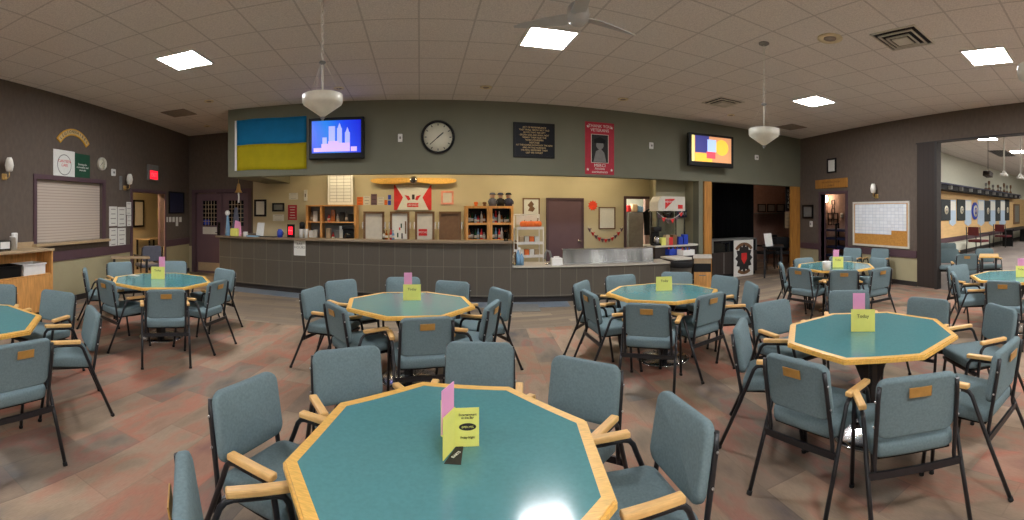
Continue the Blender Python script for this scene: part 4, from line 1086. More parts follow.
# small desk and dark chair by the doorway
def desk(px0, px1, py, z, label, mtop, name='side_table', depth=.5, ang=None):
    A = ground(px0, py, z); Bq = ground(px1, py, z); c_ = (A+Bq)/2; w = (Bq-A).length
    a = ang if ang is not None else math.atan2(Bq.y-A.y, Bq.x-A.x)
    e = empty(name, (c_.x, c_.y, 0), a); tag(e, label, 'table')
    MB().box(-w/2, w/2, 0, depth, z-.03, z, bev=.005).build('tabletop', mtop, e)
    for sx_ in (-w/2+.06, w/2-.06):
        for sy in (.06, depth-.06): MB().box(sx_-.02, sx_+.02, sy-.02, sy+.02, 0, z-.03).build('leg', 'blackmetal', e)
    return e
desk(111, 150, 257.5, .74, 'small wooden topped table by the hallway door', 'tan', depth=.30)
def dark_chair(px, py, a, label, m='black', seatm='fabric', name='armchair', group=None):
    P = ground(px, py, 0)
    e = empty(name, (P.x, P.y, 0), a); tag(e, label, 'chair', group)
    b2 = pad(.46, .44, .07, .06, .02); bmesh.ops.translate(b2, vec=(0, 0, .45), verts=b2.verts); MB().merge(b2, True).build('seat', seatm, e)
    b2 = pad(.44, .34, .05, .06, .016)
    mt = Matrix(((-1, 0, 0), (0, 0, 1), (0, 1, 0)))
    for v in b2.verts: v.co = mt @ v.co
    bmesh.ops.translate(b2, vec=(0, -.24, .72), verts=b2.verts); bmesh.ops.recalc_face_normals(b2, faces=b2.faces); MB().merge(b2, True).build('backrest', seatm, e)
    for s in (-1, 1):
        MB().tube([(s*.25, -.26, 0), (s*.25, -.23, .45), (s*.235, -.27, .86)], .013).build('leg', m, e)
        MB().tube([(s*.25, .2, 0), (s*.25, .2, .62), (s*.25, .16, .65), (s*.25, -.22, .65)], .013).build('leg', m, e)
        MB().box(s*.25-.022, s*.25+.022, -.18, .18, .655, .68, bev=.006).build('armrest', 'black', e)
    return e
dark_chair(147.5, 285, math.radians(70), 'dark upholstered armchair at the small table by the hallway door', seatm='greycloth')

# wooden sideboard at the left edge
def sideboard():
    A = ground(-8, 243, 1.0); 
    t1 = Lw.hit(53, .44)[0]; t0 = t1-2.3; D_ = .36
    h = E-(248.5-CY)*Lw.hit(53, .44)[1]/FPX
    e = empty('sideboard', Lw.W(t0, -.44, 0), Lw.rz); tag(e, 'light wooden serving sideboard with open shelf at the picture edge', 'sideboard')
    w = t1-t0
    m = MB(); m.box(0, .03, 0, D_, .08, h-.035); m.box(w-.03, w, 0, D_, .08, h-.035); m.box(0, w, D_-.02, D_, .08, h-.035); m.box(.03, w-.03, 0, D_, .08, .1); m.build('carcass', 'cabwood', e)
    MB().box(-.02, w+.02, -.02, D_+.08, h-.035, h, bev=.006).build('countertop', 'tan', e)
    MB().box(.03, w-.03, .01, D_, h*.61, h*.61+.02).build('shelf', 'cabwood', e)
    for i in range(2):
        a = .03+i*(w-.06)/2; d = MB().box(a+.005, a+(w-.06)/2-.005, -.002, .02, .1, h*.61-.005).build('door', 'cabwood', e)
    MB().box(.05, w-.05, .06, D_-.05, 0, .08).build('toe_kick', 'matteblack', e)
    MB().box(0, w, D_+.06, D_+.08, h, h+.09).build('upstand', 'tan', e)
    zs_ = h*.61+.021
    def tub(t, wd, hh, m, lab):
        q = empty('storage_tub', Lw.W(t0+t, -.44+.18, zs_), Lw.rz); tag(q, lab, 'tub')
        b2 = MB(); b2.prism([(-wd*.45, -.13), (wd*.45, -.13), (wd*.45, .13), (-wd*.45, .13)], 0, .01)
        for (x0, x1, y0, y1) in ((-wd/2, wd/2, -.14, -.13), (-wd/2, wd/2, 0.13, .14), (-wd/2, -wd/2+.01, -.13, .13), (wd/2-.01, wd/2, -.13, .13)): b2.box(x0, x1, y0, y1, 0, hh)
        b2.build('tub_body', m, q)
        MB().box(-wd/2-.015, wd/2+.015, -.155, -.135, hh-.02, hh).box(-wd/2-.015, wd/2+.015, .135, .155, hh-.02, hh).box(-wd/2-.015, -wd/2+.004, -.135, .135, hh-.02, hh).box(wd/2-.004, wd/2+.015, -.135, .135, hh-.02, hh).build('tub_rim', m, q)
    tub(w-.36, .46, .17, 'white', 'white plastic tub on the sideboard shelf'); tub(w-.92, .55, .17, 'black', 'black plastic tub on the sideboard shelf')
    q = empty('napkin_dispenser', Lw.W(t0+w-.9, -.25, h), Lw.rz); tag(q, 'squat metal napkin dispenser on the sideboard', 'dispenser')
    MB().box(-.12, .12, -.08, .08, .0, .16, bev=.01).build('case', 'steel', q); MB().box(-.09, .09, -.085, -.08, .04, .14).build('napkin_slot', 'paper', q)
    q = empty('paper_cup_stack', Lw.W(t0+w-.68, -.25, h), Lw.rz); tag(q, 'stack of white paper cups on the sideboard', 'cups')
    MB().lathe([(.035, 0), (.045, .2), (.048, .2), (.048, .215), (0, .215)], 18).build('cups', 'white', q)
    q = empty('paper_cup_stack', Lw.W(t0+w-.6, -.2, h), Lw.rz); tag(q, 'taller white paper cup sleeve beside the cup stack', 'cups')
    MB().lathe([(.04, 0), (.05, .25), (.045, .26), (0, .26)], 18).build('cups', 'white', q)
sideboard()

# ------------------------------------------------------------------ right wall things
framed('framed_picture', R, (827.5, 158.5, 836.5, 173), 'small black framed photo above the carved wood sign', 'picture', 'black', 'paper', border=.04)
framed('framed_picture', R, (803, 205, 813.5, 218.5), 'black framed picture left of the doorway with the lamp', 'picture', 'black', 'greyplastic', border=.05)
e, w, h = wthing('carved_sign', R, (816, 179, 848, 188), 'long varnished wooden sign above the right doorway', 'sign')
MB().box(-w/2, w/2, -.03, 0, -h/2, h/2, bev=.006).build('board', 'jamb', e); text('lettering', 'THE MEMORIAL ROOM', h*.3, 'rimwood', e, (0, -.032, h*.14)); text('lettering', 'LOUNGE', h*.28, 'rimwood', e, (0, -.032, -h*.22))
device(R, (810.3, 221, 812.8, 227), 'white light switch under the picture left of the doorway', name='light_switch')
e, w, h = wthing('chart_board', R, (853.5, 201.5, 910, 247), 'large framed cork board covered with a white grid chart', 'notice board')
f = MB(); bw_ = .045
f.box(-w/2, w/2, -.03, 0, h/2-bw_, h/2); f.box(-w/2, w/2, -.03, 0, -h/2, -h/2+bw_); f.box(-w/2, -w/2+bw_, -.03, 0, -h/2+bw_, h/2-bw_); f.box(w/2-bw_, w/2, -.03, 0, -h/2+bw_, h/2-bw_)
f.build('frame', 'offwhite', e); MB().box(-w/2+bw_, w/2-bw_, -.012, 0, -h/2+bw_, h/2-bw_).build('cork_panel', 'cork', e)
MB().box(-w/2+.07, w*.20, -.018, -.012, -h*.22, h/2-.06).box(w*.20, w/2-.09, -.018, -.012, -h*.13, h/2-.06).build('chart_sheet', 'chart', e)
# room beyond right door
RF = Fr(R.W(0, 1.2)[:2], R.W(5, 1.2)[:2])
strip('wall_side_room', R, -.2, d1+.25, 1.2, 1.3, 0, 3.0, 'brownred')
strip('wall_side_room_left', R, -.3, -.2, .12, 1.3, 0, 3.0, 'brownred')
strip('wall_side_room_right', R, d1+.15, d1+.25, .12, 1.2, 0, 3.0, 'brownred')
strip('ceiling', R, -.2, d1+.25, .12, 1.2, 2.9, 3.0, 'palewall')
t_, r_ = RF.hit(824.5, .22); zg = RF.z(824.5, 199, .22)
gl = empty('globe_lamp', RF.W(t_, -.22, zg), R.rz); tag(gl, 'glowing round wall lamp seen through the right doorway', 'wall lamp')
MB().ball((0, 0, 0), .11, n=16).build('globe', 'globe', gl); MB().tube([(0, .08, -.03), (0, .22, -.03)], .012).build('arm', 'brass', gl)
e, w, h = wthing('metal_wall_art', RF, (828, 200, 839, 224), 'dark wire wall ornament of squares beyond the right doorway', 'wall art')
m = MB()
for x, z, s in ((0, .4, .1), (0, .2, .07), (0, .05, .1), (-.28, -.18, .14), (.22, -.18, .14), (-.28, -.42, .13), (.22, -.42, .13)):
    x *= w; z *= h; s *= w*1.4
    for q in ((-1, 1, 1, .8), (-1, 1, -.8, -1)): m.box(x-s, x+s, -.02, 0, z+min(q[2], q[3])*s, z+max(q[2], q[3])*s)
    m.box(x-s, x-s*.8, -.02, 0, z-s, z+s); m.box(x+s*.8, x+s, -.02, 0, z-s, z+s)
m.build('squares', 'matteblack', e)
device(RF, (841, 213, 843.5, 217.5), 'white switch beyond the right doorway', name='light_switch')
e = empty('stacked_chair_rack', R.W((d0+d1)/2-.3, .85, 0), R.rz); tag(e, 'dark rack of stacked chairs in the doorway under the globe lamp', 'rack')
m = MB()
for i in range(5): m.box(-.75, .75, -.25, .25, .12+i*.24, .18+i*.24, bev=.01)
m.build('stacked_seats', 'darkblue', e); m = MB()
for x in (-.7, -.25, .25, .7): m.box(x-.02, x+.02, -.27, -.23, 0, 1.3); m.box(x-.02, x+.02, .23, .27, 0, 1.3)
m.build('rack_frame', 'matteblack', e)

# ------------------------------------------------------------------ wide opening: curtain, display cabinet, crest sign, dark room
tc0, tc1 = S.hit(712, -.9)[0], S.hit(756, -.9)[0]
b2 = bmesh.new(); n = 60; A = []; Bq = []
for i in range(n+1):
    x = tc0+(tc1-tc0)*i/n; y = 1.0+.05*math.sin(i*1.1)
    A.append(b2.verts.new((x, y, .02))); Bq.append(b2.verts.new((x, y, SB+.3)))
for i in range(n): b2.faces.new((A[i], A[i+1], Bq[i+1], Bq[i])).smooth = True
bmesh.ops.solidify(b2, geom=b2.faces[:], thickness=.01)
o = MB().merge(b2, True).build('curtain', 'curtain', None, (S.o.x, S.o.y, 0), S.rz); tag(o, 'black curtain hanging in the wide wood framed opening', 'curtain')
def display_cab():
    t0, t1 = S.hit(712.5, -.25)[0], S.hit(757, -.25)[0]; rho = S.hit(735, -.25)[1]
    h = E-(239-CY)*rho/FPX; zg = E-(251.5-CY)*rho/FPX
    e = empty('display_counter', S.W(t0, .25, 0), S.rz); tag(e, 'grey counter with dark glass top section in the wide opening', 'counter'); w = t1-t0
    MB().box(0, w, 0, .5, .08, zg, bev=.004).build('panel_front', 'partition', e)
    m = MB(); m.box(.02, w-.02, .02, .48, zg, h-.03); m.build('glass_case', 'glass', e)
    MB().box(0, w, 0, .5, h-.03, h).box(0, .03, 0, .5, zg, h-.03).box(w-.03, w, 0, .5, zg, h-.03).build('steel_frame', 'greyplastic', e)
    MB().box(.03, w-.03, .04, .46, 0, .08).build('toe_kick', 'matteblack', e)
    m = MB()
    for q in (.24, .5): m.box(w*q-.008, w*q+.008, -.006, 0, .1, zg-.02)
    m.build('seam_strip', 'greyplastic', e)
display_cab()
e, w, h = wthing('crest_sign', S, (733.5, 240, 752.5, 276), 'white board with a black and red round crest in the wide opening', 'sign', -.2)
MB().box(-w/2, w/2, -.03, 0, -h/2, h/2, bev=.004).build('board', 'paper', e)
def star(cx, cz, r0, r1, n, y0, y1):
    return [(cx+(r0 if i % 2 else r1)*math.sin(PI*i/n), cz+(r0 if i % 2 else r1)*math.cos(PI*i/n)) for i in range(2*n)]
MB().prism([(x*1, z*1.3) for x, z in star(0, 0, w*.34, w*.45, 12, 0, 0)], -.034, -.03, plane='xz').build('crest_wreath', 'ink', e)
MB().lathe([(w*.24, -.036), (w*.24, -.034)], 20, (0, 0, .0), axis='y').build('crest_disc', 'partition', e)
MB().prism([(-w*.14, w*.2), (w*.14, w*.2), (w*.14, -w*.04), (0, -w*.24), (-w*.14, -w*.04)], -.039, -.036, plane='xz').build('crest_shield', 'red', e)
def arcp(r0, r1, a0, a1, n=14):
    return [(r1*math.sin(a0+(a1-a0)*i/n), r1*math.cos(a0+(a1-a0)*i/n)) for i in range(n+1)]+[(r0*math.sin(a0+(a1-a0)*i/n), r0*math.cos(a0+(a1-a0)*i/n)) for i in range(n, -1, -1)]
MB().prism([(x, z+h*.02) for x, z in arcp(w*.45, w*.58, -.9, .9)], -.034, -.03, plane='xz').build('scroll', 'rimwood', e)
MB().prism([(x, z-h*.02) for x, z in arcp(w*.47, w*.6, PI-.6, PI+.6)], -.034, -.03, plane='xz').build('scroll', 'rimwood', e)
# hanging vertical sign by the right jamb
e, w, h = wthing('vertical_sign', S, (785.5, 178+9, 790, 211), 'narrow dark sign with stacked white letters by the right wooden jamb', 'sign', -.25)
MB().box(-w/2, w/2, -.02, 0, -h/2, h/2).build('board', 'matteblack', e); text('lettering', 'R\nO\nY\nA\nL', h*.17, 'offwhite', e, (0, -.022, 0))
sheet(S, (785, 212, 790, 228), 'cream paper hanging below the narrow letter sign', 'tan', off=-.27)
DB = Fr(S.W(0, 2.68)[:2], S.W(5, 2.68)[:2])
for i in range(3):
    framed('framed_picture', DB, (757.5+i*9.4, 204, 765.5+i*9.4, 212), 'small framed picture in the row on the dark room wall', 'picture', 'black', 'greyplastic', group='framed pictures in the dark room', border=.03)
t0, t1 = DB.hit(756, .1)[0], DB.hit(786, .1)[0]
e = empty('picture_shelf', DB.W((t0+t1)/2, 0, DB.z(770, 213)), S.rz); tag(e, 'thin pale shelf under the pictures in the dark room', 'shelf'); bx('board', 'greyplastic', -(t1-t0)/2, (t1-t0)/2, -.18, 0, -.03, 0, e)
for i, (px, py, ang, lab) in enumerate(((765, 268, 20, 'dark chair in the unlit room, nearer the curtain'), (779, 263, 200, 'dark chair in the unlit room beyond its table'), (783, 268, 150, 'dark chair in the unlit room beside the wooden jamb'))):
    dark_chair(px, py, math.radians(ang), lab, m='matteblack', seatm='matteblack', name='dining_chair')
o = strip('fill_light_dark_room', S, S_end-.5, S_end+.1, 1.2, 1.8, CEIL-.03, CEIL-.001, 'dimfill'); del o['kind']; o.name = 'ceiling_light'; tag(o, 'dim light added to show the unlit room past the wooden jambs', 'light')  # weak fill added so the dark room's wall shows; no lamp known there
e = desk(762, 784, 246.5, .78, 'dark dining table standing in the unlit room', 'black', name='dining_table', depth=.8)
P = ground(777.5, 246.5, .8); 
e = empty('paper_stand', (P.x, P.y+.35, .781), S.rz); tag(e, 'white sheet standing on the dark dining table', 'paper'); MB().box(-.13, .13, -.003, .003, 0, .32, rot=Matrix.Rotation(math.radians(-12), 3, 'X'), piv=(0, 0, 0)).build('sheet', 'paper', e)

# ------------------------------------------------------------------ dart room
wl0 = DW.hit(942)[0]-2
zt0, zt1 = DW.z(943, 191), DW.z(943, 237)
tE = DW.hit(1014)[0]
mid = 985
zb0 = DW.z(943.5, 238); zb1 = DW.z(943.5, 190)
strip('trim_9', DW, wl0, DW.len+1.5, -.03, 0, zb0, zb1, 'panelwood')
strip('trim_10', DW, wl0, DW.len+1.5, -.04, 0, zb0-.18, zb0, 'purple')
strip('trim_11', DW, wl0, DW.len+1.5, -.03, 0, 0, .15, 'basebd')
e = empty('valance_shelf', DW.W(0, 0, 0), DW.rz); tag(e, 'long dark shelf running above the dartboards', 'shelf')
tsh = DW.hit(1016.5, .3)[0]
z_s = DW.z(943.5, 182.5, .5)
MB().box(wl0, tsh, -.55, 0, z_s-.05, z_s, bev=.01).build('shelf_board', 'darkblue', e)
MB().box(wl0, tsh, -.5, -.02, z_s-.22, z_s-.05).build('light_box', 'matteblack', e)
m = MB()
for i in range(12):
    tq = wl0+.4+(tsh-wl0-.6)*i/11; m.box(tq-.04, tq+.04, -.62, -.5, z_s-.2, z_s-.08)
m.build('spot_head', 'greyplastic', e)
darts = [(945.5, 210, 'square'), (961, 210, 'square'), (974.8, 211, 'round'), (987.3, 211, 'square'), (997.8, 210.5, 'square'), (1007, 210, 'square')]
for i, (px, py, kd) in enumerate(darts):
    t, rho = DW.hit(px, .05); z = DW.z(px, py, .05)
    hh = 10.5*rho/FPX
    if kd == 'square':
        e = empty('dartboard', DW.W(t, -.05, z), DW.rz); tag(e, 'dark square backed dartboard, one of five on the pale panelled wall', 'dartboard', 'dark square dartboards')
        wh = .5
        MB().box(-wh*.85, wh*.85, -.03, .02, -hh, hh, bev=.02).build('backing', 'dart', e)
        mm, rr, zz = 'greyplastic', .15, 0
    else:
        e = empty('dartboard', DW.W(t, -.05, z), DW.rz); tag(e, 'round blue ringed dartboard among the dark square ones', 'dartboard')
        MB().lathe([(hh*.82, -.03), (hh*.82, .02)], 28, axis='y').build('backing', 'blue', e); rr = .24
    MB().lathe([(0, -.05), (rr, -.05), (rr, -.03)], 24, axis='y').build('target_face', 'face', e)
    MB().lathe([(0, -.054), (rr*.6, -.054), (rr*.6, -.05)], 24, axis='y').build('inner_ring', 'greyplastic' if kd == 'square' else 'blue', e)
    MB().lathe([(0, -.058), (rr*.3, -.058), (rr*.3, -.054)], 16, axis='y').build('bull', 'face', e)
    MB().lathe([(0, -.062), (rr*.1, -.062), (rr*.1, -.058)], 10, axis='y').build('bull', 'red', e)
for px in (952.5, 968, 981, 992.3, 1002.5):
    t, z, w, h = DW.rect(px-3.2, 200, px+3.2, 226, .04)
    e = empty('score_board', DW.W(t, -.04, z), DW.rz); tag(e, 'pale blue score strip hanging between two dartboards', 'scoreboard', 'pale blue score strips between dartboards')
    MB().box(-w/2, w/2, -.01, .01, -h*.4, h/2).build('board', 'scoreboard', e); MB().prism([(-w/2, -h*.4), (w/2, -h*.4), (0, -h*.5)], -.01, .01, plane='xz').build('pointed_end', 'scoreboard', e)
    MB().box(-w*.4, w*.4, -.014, -.01, h*.1, h*.45).build('score_sheet', 'paper', e)
# trophies on the shelf
for i, (px, hpx) in enumerate(((986, 9), (989, 12), (993, 8), (998, 9), (1000.5, 7), (1004, 12), (1007, 10), (1010.5, 11))):
    t, rho = DW.hit(px, .3); hh = hpx*.8*rho/FPX
    e = empty('trophy', DW.W(t, -.3, z_s), DW.rz); tag(e, 'small dark trophy in the cluster on the long shelf', 'trophy', 'trophies on the shelf above the dartboards')
    MB().box(-.07, .07, -.06, .06, 0, hh*.25, bev=.01).build('plinth', 'rimwood', e)
    MB().lathe([(.04, hh*.25), (.02, hh*.4), (.02, hh*.5), (.06, hh*.75), (.05, hh), (0, hh)], 12).build('cup', 'rimwood' if i % 2 else 'greyplastic', e)
# red chairs, long table
for px, py, lab in ((978, 251.5, 'red seated metal armchair against the dartboard wall, the nearer one'), (1003, 247.5, 'red seated metal armchair against the dartboard wall, by the long table')):
    t, rho = DW.hit(px, .6)
    e = empty('armchair', DW.W(t, -.62, 0), DW.rz-PI/2-.3); tag(e, lab, 'chair', 'red chairs in the darts room'); 
    b2 = pad(.62, .6, .08, .06, .02); bmesh.ops.translate(b2, vec=(0, 0, .5), verts=b2.verts); MB().merge(b2, True).build('seat', 'redseat', e)
    MB().box(-.25, .25, -.36, -.30, .72, 1.05, bev=.02).build('backrest', 'redseat', e)
    for s in (-1, 1):
        MB().tube([(s*.33, -.36, 0), (s*.33, -.3, .5), (s*.32, -.36, 1.05)], .022).build('leg', 'blackmetal', e)
        MB().tube([(s*.33, .3, 0), (s*.33, .28, .75), (s*.33, .2, .8), (s*.33, -.3, .8)], .022).build('leg', 'blackmetal', e)
t0, t1 = DW.hit(1010, .9)[0], DW.len+1.4
zt_ = DW.z(1012, 229, .9)
e = empty('long_table', DW.W(t0, -1.1, 0), DW.rz); tag(e, 'long dark topped table at the far end of the darts room', 'table')
MB().box(0, t1-t0, 0, .7, zt_-.06, zt_, bev=.01).build('tabletop', 'black', e)
for i in range(3):
    MB().box(.1+i*(t1-t0-.3)/2, .2+i*(t1-t0-.3)/2, .1, .6, 0, zt_-.06).build('leg', 'black', e)
desk(979, 999, 256.5, .74, 'small oak table in the darts room between two armchairs', 'oak', depth=.6, name='side_table')
# dart room pendants / hanging fixtures
for px, y1, lab in ((1004, 175, 'white hanging shade on a long white stem in the darts room, the nearer one'), (1020.5, 178, 'white hanging shade on a long stem at the picture edge')):
    rho = 11.0; th = (px-CX)/FPX; z1 = E-(y1-CY)*rho/FPX
    e = empty('hanging_spot', (rho*math.sin(th), rho*math.cos(th), 0)); tag(e, lab, 'pendant lamp', 'white hanging shades in the darts room')
    MB().tube([(0, 0, CEIL), (0, 0, z1+.1)], .022).build('stem', 'white', e)
    MB().lathe([(.0, z1+.12), (.03, z1+.10), (.06, z1+.05), (.08, z1-.01), (.07, z1-.01), (0, z1+.06)], 16).box(-.16, .16, -.04, .04, z1-.02, z1+.03, bev=.01).build('shade', 'white', e)
rho = 11.6; px = 988; th = (px-CX)/FPX; z1 = E-(173-CY)*rho/FPX
e = empty('projector', (rho*math.sin(th), rho*math.cos(th), 0)); tag(e, 'dark grey box hanging on a thin rod above the trophies', 'projector')
MB().tube([(0, 0, CEIL), (0, 0, z1)], .008).build('rod', 'partition', e); MB().box(-.12, .12, -.1, .1, z1-.1, z1+.04, rot=Matrix.Rotation(.2, 3, 'Y'), bev=.02).build('body', 'partition', e)
P = cpos(1002, 153.3); e = empty('return_grille', (P.x, P.y, CEIL), S.rz); tag(e, 'long dark vent in the darts room ceiling', 'air grille'); bx('backing', 'ink', -.8, .8, -.3, .3, -.01, -.002, e); m = MB()
for i in range(6): m.box(-.8, .8, -.28+i*.1, -.25+i*.1, -.02, -.01)
m.build('slat', 'greyplastic', e)
# far end wall door
t_, rho_ = DW.hit(1016, .05)
e, w, h = wthing('notice_board', DW, (1013.5, 204, 1019.5, 224), 'dark framed door shaped board at the far end of the dartboard wall', 'board', .05); bx('frame', 'rimwood', -w/2, w/2, -.02, .02, -h/2, h/2, e); bx('pane', 'greyplastic', -w*.32, w*.32, -.03, -.02, -h*.4, h*.42, e)
# ------------------------------------------------------------------ wall behind the bar
framed('framed_certificate', B, (254.5, 199.5, 266.5, 216.5), 'tall black framed chart of pictures on the bar wall', 'picture', 'black', 'paper', border=.05)
framed('framed_picture', B, (272.5, 203, 284.5, 211.5), 'small black framed landscape photo on the bar wall', 'picture', 'black', 'greyplastic', border=.04)
sheet(B, (273, 214.5, 284, 221), 'white card with a round mark below the landscape photo', lines=2)
sheet(B, (288, 205, 297, 220), 'red printed poster on the bar wall', 'redposter', lines=5, ink='paper')
sheet(B, (289, 193, 298, 199.5), 'white paper above the red poster on the bar wall', lines=2)
device(B, (304.5, 190, 307.5, 201), 'narrow white holder on the bar wall', name='wall_holder', d=.06)
# whiteboard on top of the shelf unit
e, w, h = wthing('whiteboard', B, (328, 172, 353, 204.5), 'large white planning board standing on the bar shelf unit', 'whiteboard', .25)
MB().box(-w/2, w/2, -.02, 0, -h/2, h/2).build('board', 'paper', e); m = MB()
for i in range(9): m.box(-w*.42, w*.42, -.022, -.02, h*(-.42+i*.1)-.004, h*(-.42+i*.1)+.004)
for i in range(4): m.box(-w*.42+i*w*.28-.004, -w*.42+i*w*.28+.004, -.022, -.02, -h*.42, h*.4)
m.build('ruled_lines', 'greyink', e)
# photo sheets strip
g = 'photo sheets in the row above the framed boards'
for i, (x0, x1, y0, m_) in enumerate(((357, 363, 197, 'orange'), (363.5, 370, 196, 'offwhite'), (371, 377, 194, 'purpledoor'), (377.5, 384, 197, 'offwhite'), (384.5, 387.3, 200, 'orange'))):
    sheet(B, (x0, y0, x1, 205), ('orange edged photo sheet at the shelf end of the row', 'white photo sheet second from the shelf in the row', 'dark mauve photo sheet in the row above the framed boards', 'white photo sheet beside the orange one near the flag', 'narrow orange sheet near the red and white flag')[i], m_, name='photo_sheet', cat='photo', group=g, lines=3, ink='ink')
sheet(B, (388, 195, 391, 199.5), 'small blue round notice beside the red and white flag, upper', 'blue', lines=0, name='blue_badge', cat='badge'); sheet(B, (388, 200.5, 391, 205), 'small blue round notice beside the red and white flag, lower', 'blue', lines=0, name='blue_badge', cat='badge')
# red and white flag
e, w, h = wthing('flag', B, (394, 185, 431.5, 210), 'white flag with red triangular ends and a red emblem behind the bar', 'flag', .02)
MB().box(-w/2, w/2, -.006, 0, -h/2, h/2).build('white_field', 'paper', e)
for s in (-1, 1):
    MB().prism([(s*w/2, -h/2), (s*w/2, h/2), (s*w*.47, h/2), (s*w*.26, 0), (s*w*.42, -h/2)], -.010, -.006, plane='xz').build('red_triangle', 'red', e)
MB().prism([(-w*.22, h*.1), (-w*.1, h*.06), (-w*.06, -h*.08), (-w*.12, -h*.12)], -.010, -.006, plane='xz').prism([(w*.22, h*.1), (w*.1, h*.06), (w*.06, -h*.08), (w*.12, -h*.12)], -.010, -.006, plane='xz').build('red_wing', 'red', e)
MB().box(-w*.02, w*.05, -.010, -.006, -h*.08, h*.12).build('dark_centre', 'ink', e); MB().box(-w*.15, w*.15, -.010, -.006, -h*.38, -h*.22).build('red_scroll', 'red', e)
text('lettering', 'CANADA', h*.13, 'paper', e, (0, -.012, -h*.30))
# propeller
tp0, tp1 = B.hit(370, .2)[0], B.hit(457, .2)[0]; zp = B.z(413, 180, .2)
e = empty('wooden_propeller', B.W((tp0+tp1)/2, -.15, zp), B.rz); tag(e, 'long varnished wooden aircraft propeller mounted high behind the bar', 'propeller')
L_ = (tp1-tp0)/2
for s in (-1, 1):
    top = [(s*L_*x, z) for x, z in ((.04, .05), (.25, .055), (.5, .05), (.8, .045), (.96, .03), (1, -.005))]; bot = [(s*L_*x, z) for x, z in ((.96, -.05), (.8, -.085), (.5, -.095), (.25, -.075), (.04, -.05))]
    MB().prism(top+bot, -.03, .03, plane='xz', bev=.01).build('blade', 'oak', e)
MB().lathe([(0, -.09), (.07, -.085), (.09, -.05), (.09, .05), (0, .05)], 20, axis='y').build('hub', 'chrome', e)
MB().lathe([(0, -.097), (.05, -.096), (.05, -.09)], 16, axis='y').build('hub_badge', 'ink', e)
MB().box(-.04, .04, .05, .15, -.04, .04).build('wall_mount', 'black', e)
framed('framed_picture', B, (441, 191, 453.5, 204.5), 'pink framed print left of the bottle cabinet', 'picture', 'salmon', 'offwhite', border=.045)
framed('framed_print', B, (522.5, 198, 539.5, 219.5), 'brown framed cream print between the bottle cabinet and the purple door', 'picture', 'rimwood', 'paper', border=.03)
e, w, h = wthing('print_motif', B, (527, 202, 535, 213), 'x', 'x', .013); m = MB()
m.prism([(0, h*.5), (w*.35, h*.2), (w*.2, 0), (w*.5, -h*.2), (w*.2, -h*.5), (-w*.4, -h*.4), (-w*.2, -h*.1), (-w*.45, h*.1)], -.004, 0, plane='xz'); mo = m.build('motif', 'rimwood', e)
par = [o for o in bpy.data.objects if o.name.startswith('framed_print')][0]
mo.parent = par; mo.location = (0, -.014, .06); bpy.data.objects.remove(e)
text('lettering', 'LEGION', .06, 'rimwood', par, (0, -.015, -.20))

# back counter behind the bar with everything standing on it
bcw0, bcw1 = B.hit(300, .3)[0], B.hit(516, .3)[0]; BC = 0.95
e = empty('back_counter', B.W(0, 0, 0), B.rz); tag(e, 'low back counter along the wall behind the bar', 'counter')
MB().box(bcw0, bcw1, -.5, -.02, 0, BC-.04).build('cupboard_body', 'rimwood', e); MB().box(bcw0-.02, bcw1+.02, -.53, -.0, BC-.04, BC, bev=.006).build('counter_top', 'counter', e)
def onB(px, off): return B.hit(px, off)
# shelf unit with clutter
u0, u1 = onB(306, .4)[0], onB(356.5, .4)[0]; uz1 = B.z(330, 205, .4)
e = empty('shelf_unit', B.W(u0, -.42, BC), B.rz); tag(e, 'open wooden shelf unit crowded with bar supplies', 'shelf unit'); w = u1-u0; h = uz1-BC
MB().box(0, .04, 0, .38, 0, h).box(w-.06, w, 0, .38, 0, h).box(w*.3-.02, w*.3+.02, 0, .38, 0, h).build('frame', 'cabwood', e); MB().box(.03, w-.06, .35, .37, .02, h-.03).build('back_board', 'greyplastic', e)
MB().box(0, w, 0, .38, h-.03, h).build('top_board', 'cabwood', e)
sh1 = h*.52
MB().box(.04, w-.06, 0, .36, sh1-.012, sh1+.012).build('shelf', 'cabwood', e)
items = ['paper', 'offwhite', 'steelblue', 'ink', 'tan', 'red', 'greyplastic', 'white', 'amber', 'matteblack', 'chrome']
protoitems = {}
def small_item(kind, m, loc, hgt, r, label, cat, group=None, name=None):
    key = (kind, m)
    rz = B.rz
    if kind == 'bottle':
        prof = [(0, 0), (r, 0), (r, hgt*.55), (r*.85, hgt*.64), (r*.35, hgt*.76), (r*.33, hgt*.97), (0, hgt*.97)]
        e = empty(name or 'bottle', loc, rz); tag(e, label, cat, group)
        MB().lathe(prof, 12).build('bottle_body', m, e); MB().lathe([(0, hgt*.96), (r*.4, hgt*.96), (r*.4, hgt*1.02), (0, hgt*1.02)], 10).build('cap', 'red' if r > .036 else 'ink', e)
        MB().lathe([(r*1.02, hgt*.18), (r*1.02, hgt*.45)], 12).build('paper_label', 'offwhite', e)
    elif kind == 'box':
        e = MB().box(-r, r, -.06, .06, 0, hgt, bev=.004).build(name or 'carton', m, None, loc, rz); tag(e, label, cat, group)
    elif kind == 'glass':
        e = MB().lathe([(0, 0), (r*.8, 0), (r, hgt), (r*.93, hgt), (r*.75, .01), (0, .01)], 14).build(name or 'drinking_glass', m, None, loc, rz); tag(e, label, cat, group)
    return e
xx = u0+.1; i = 0
rnd = random.Random(3)
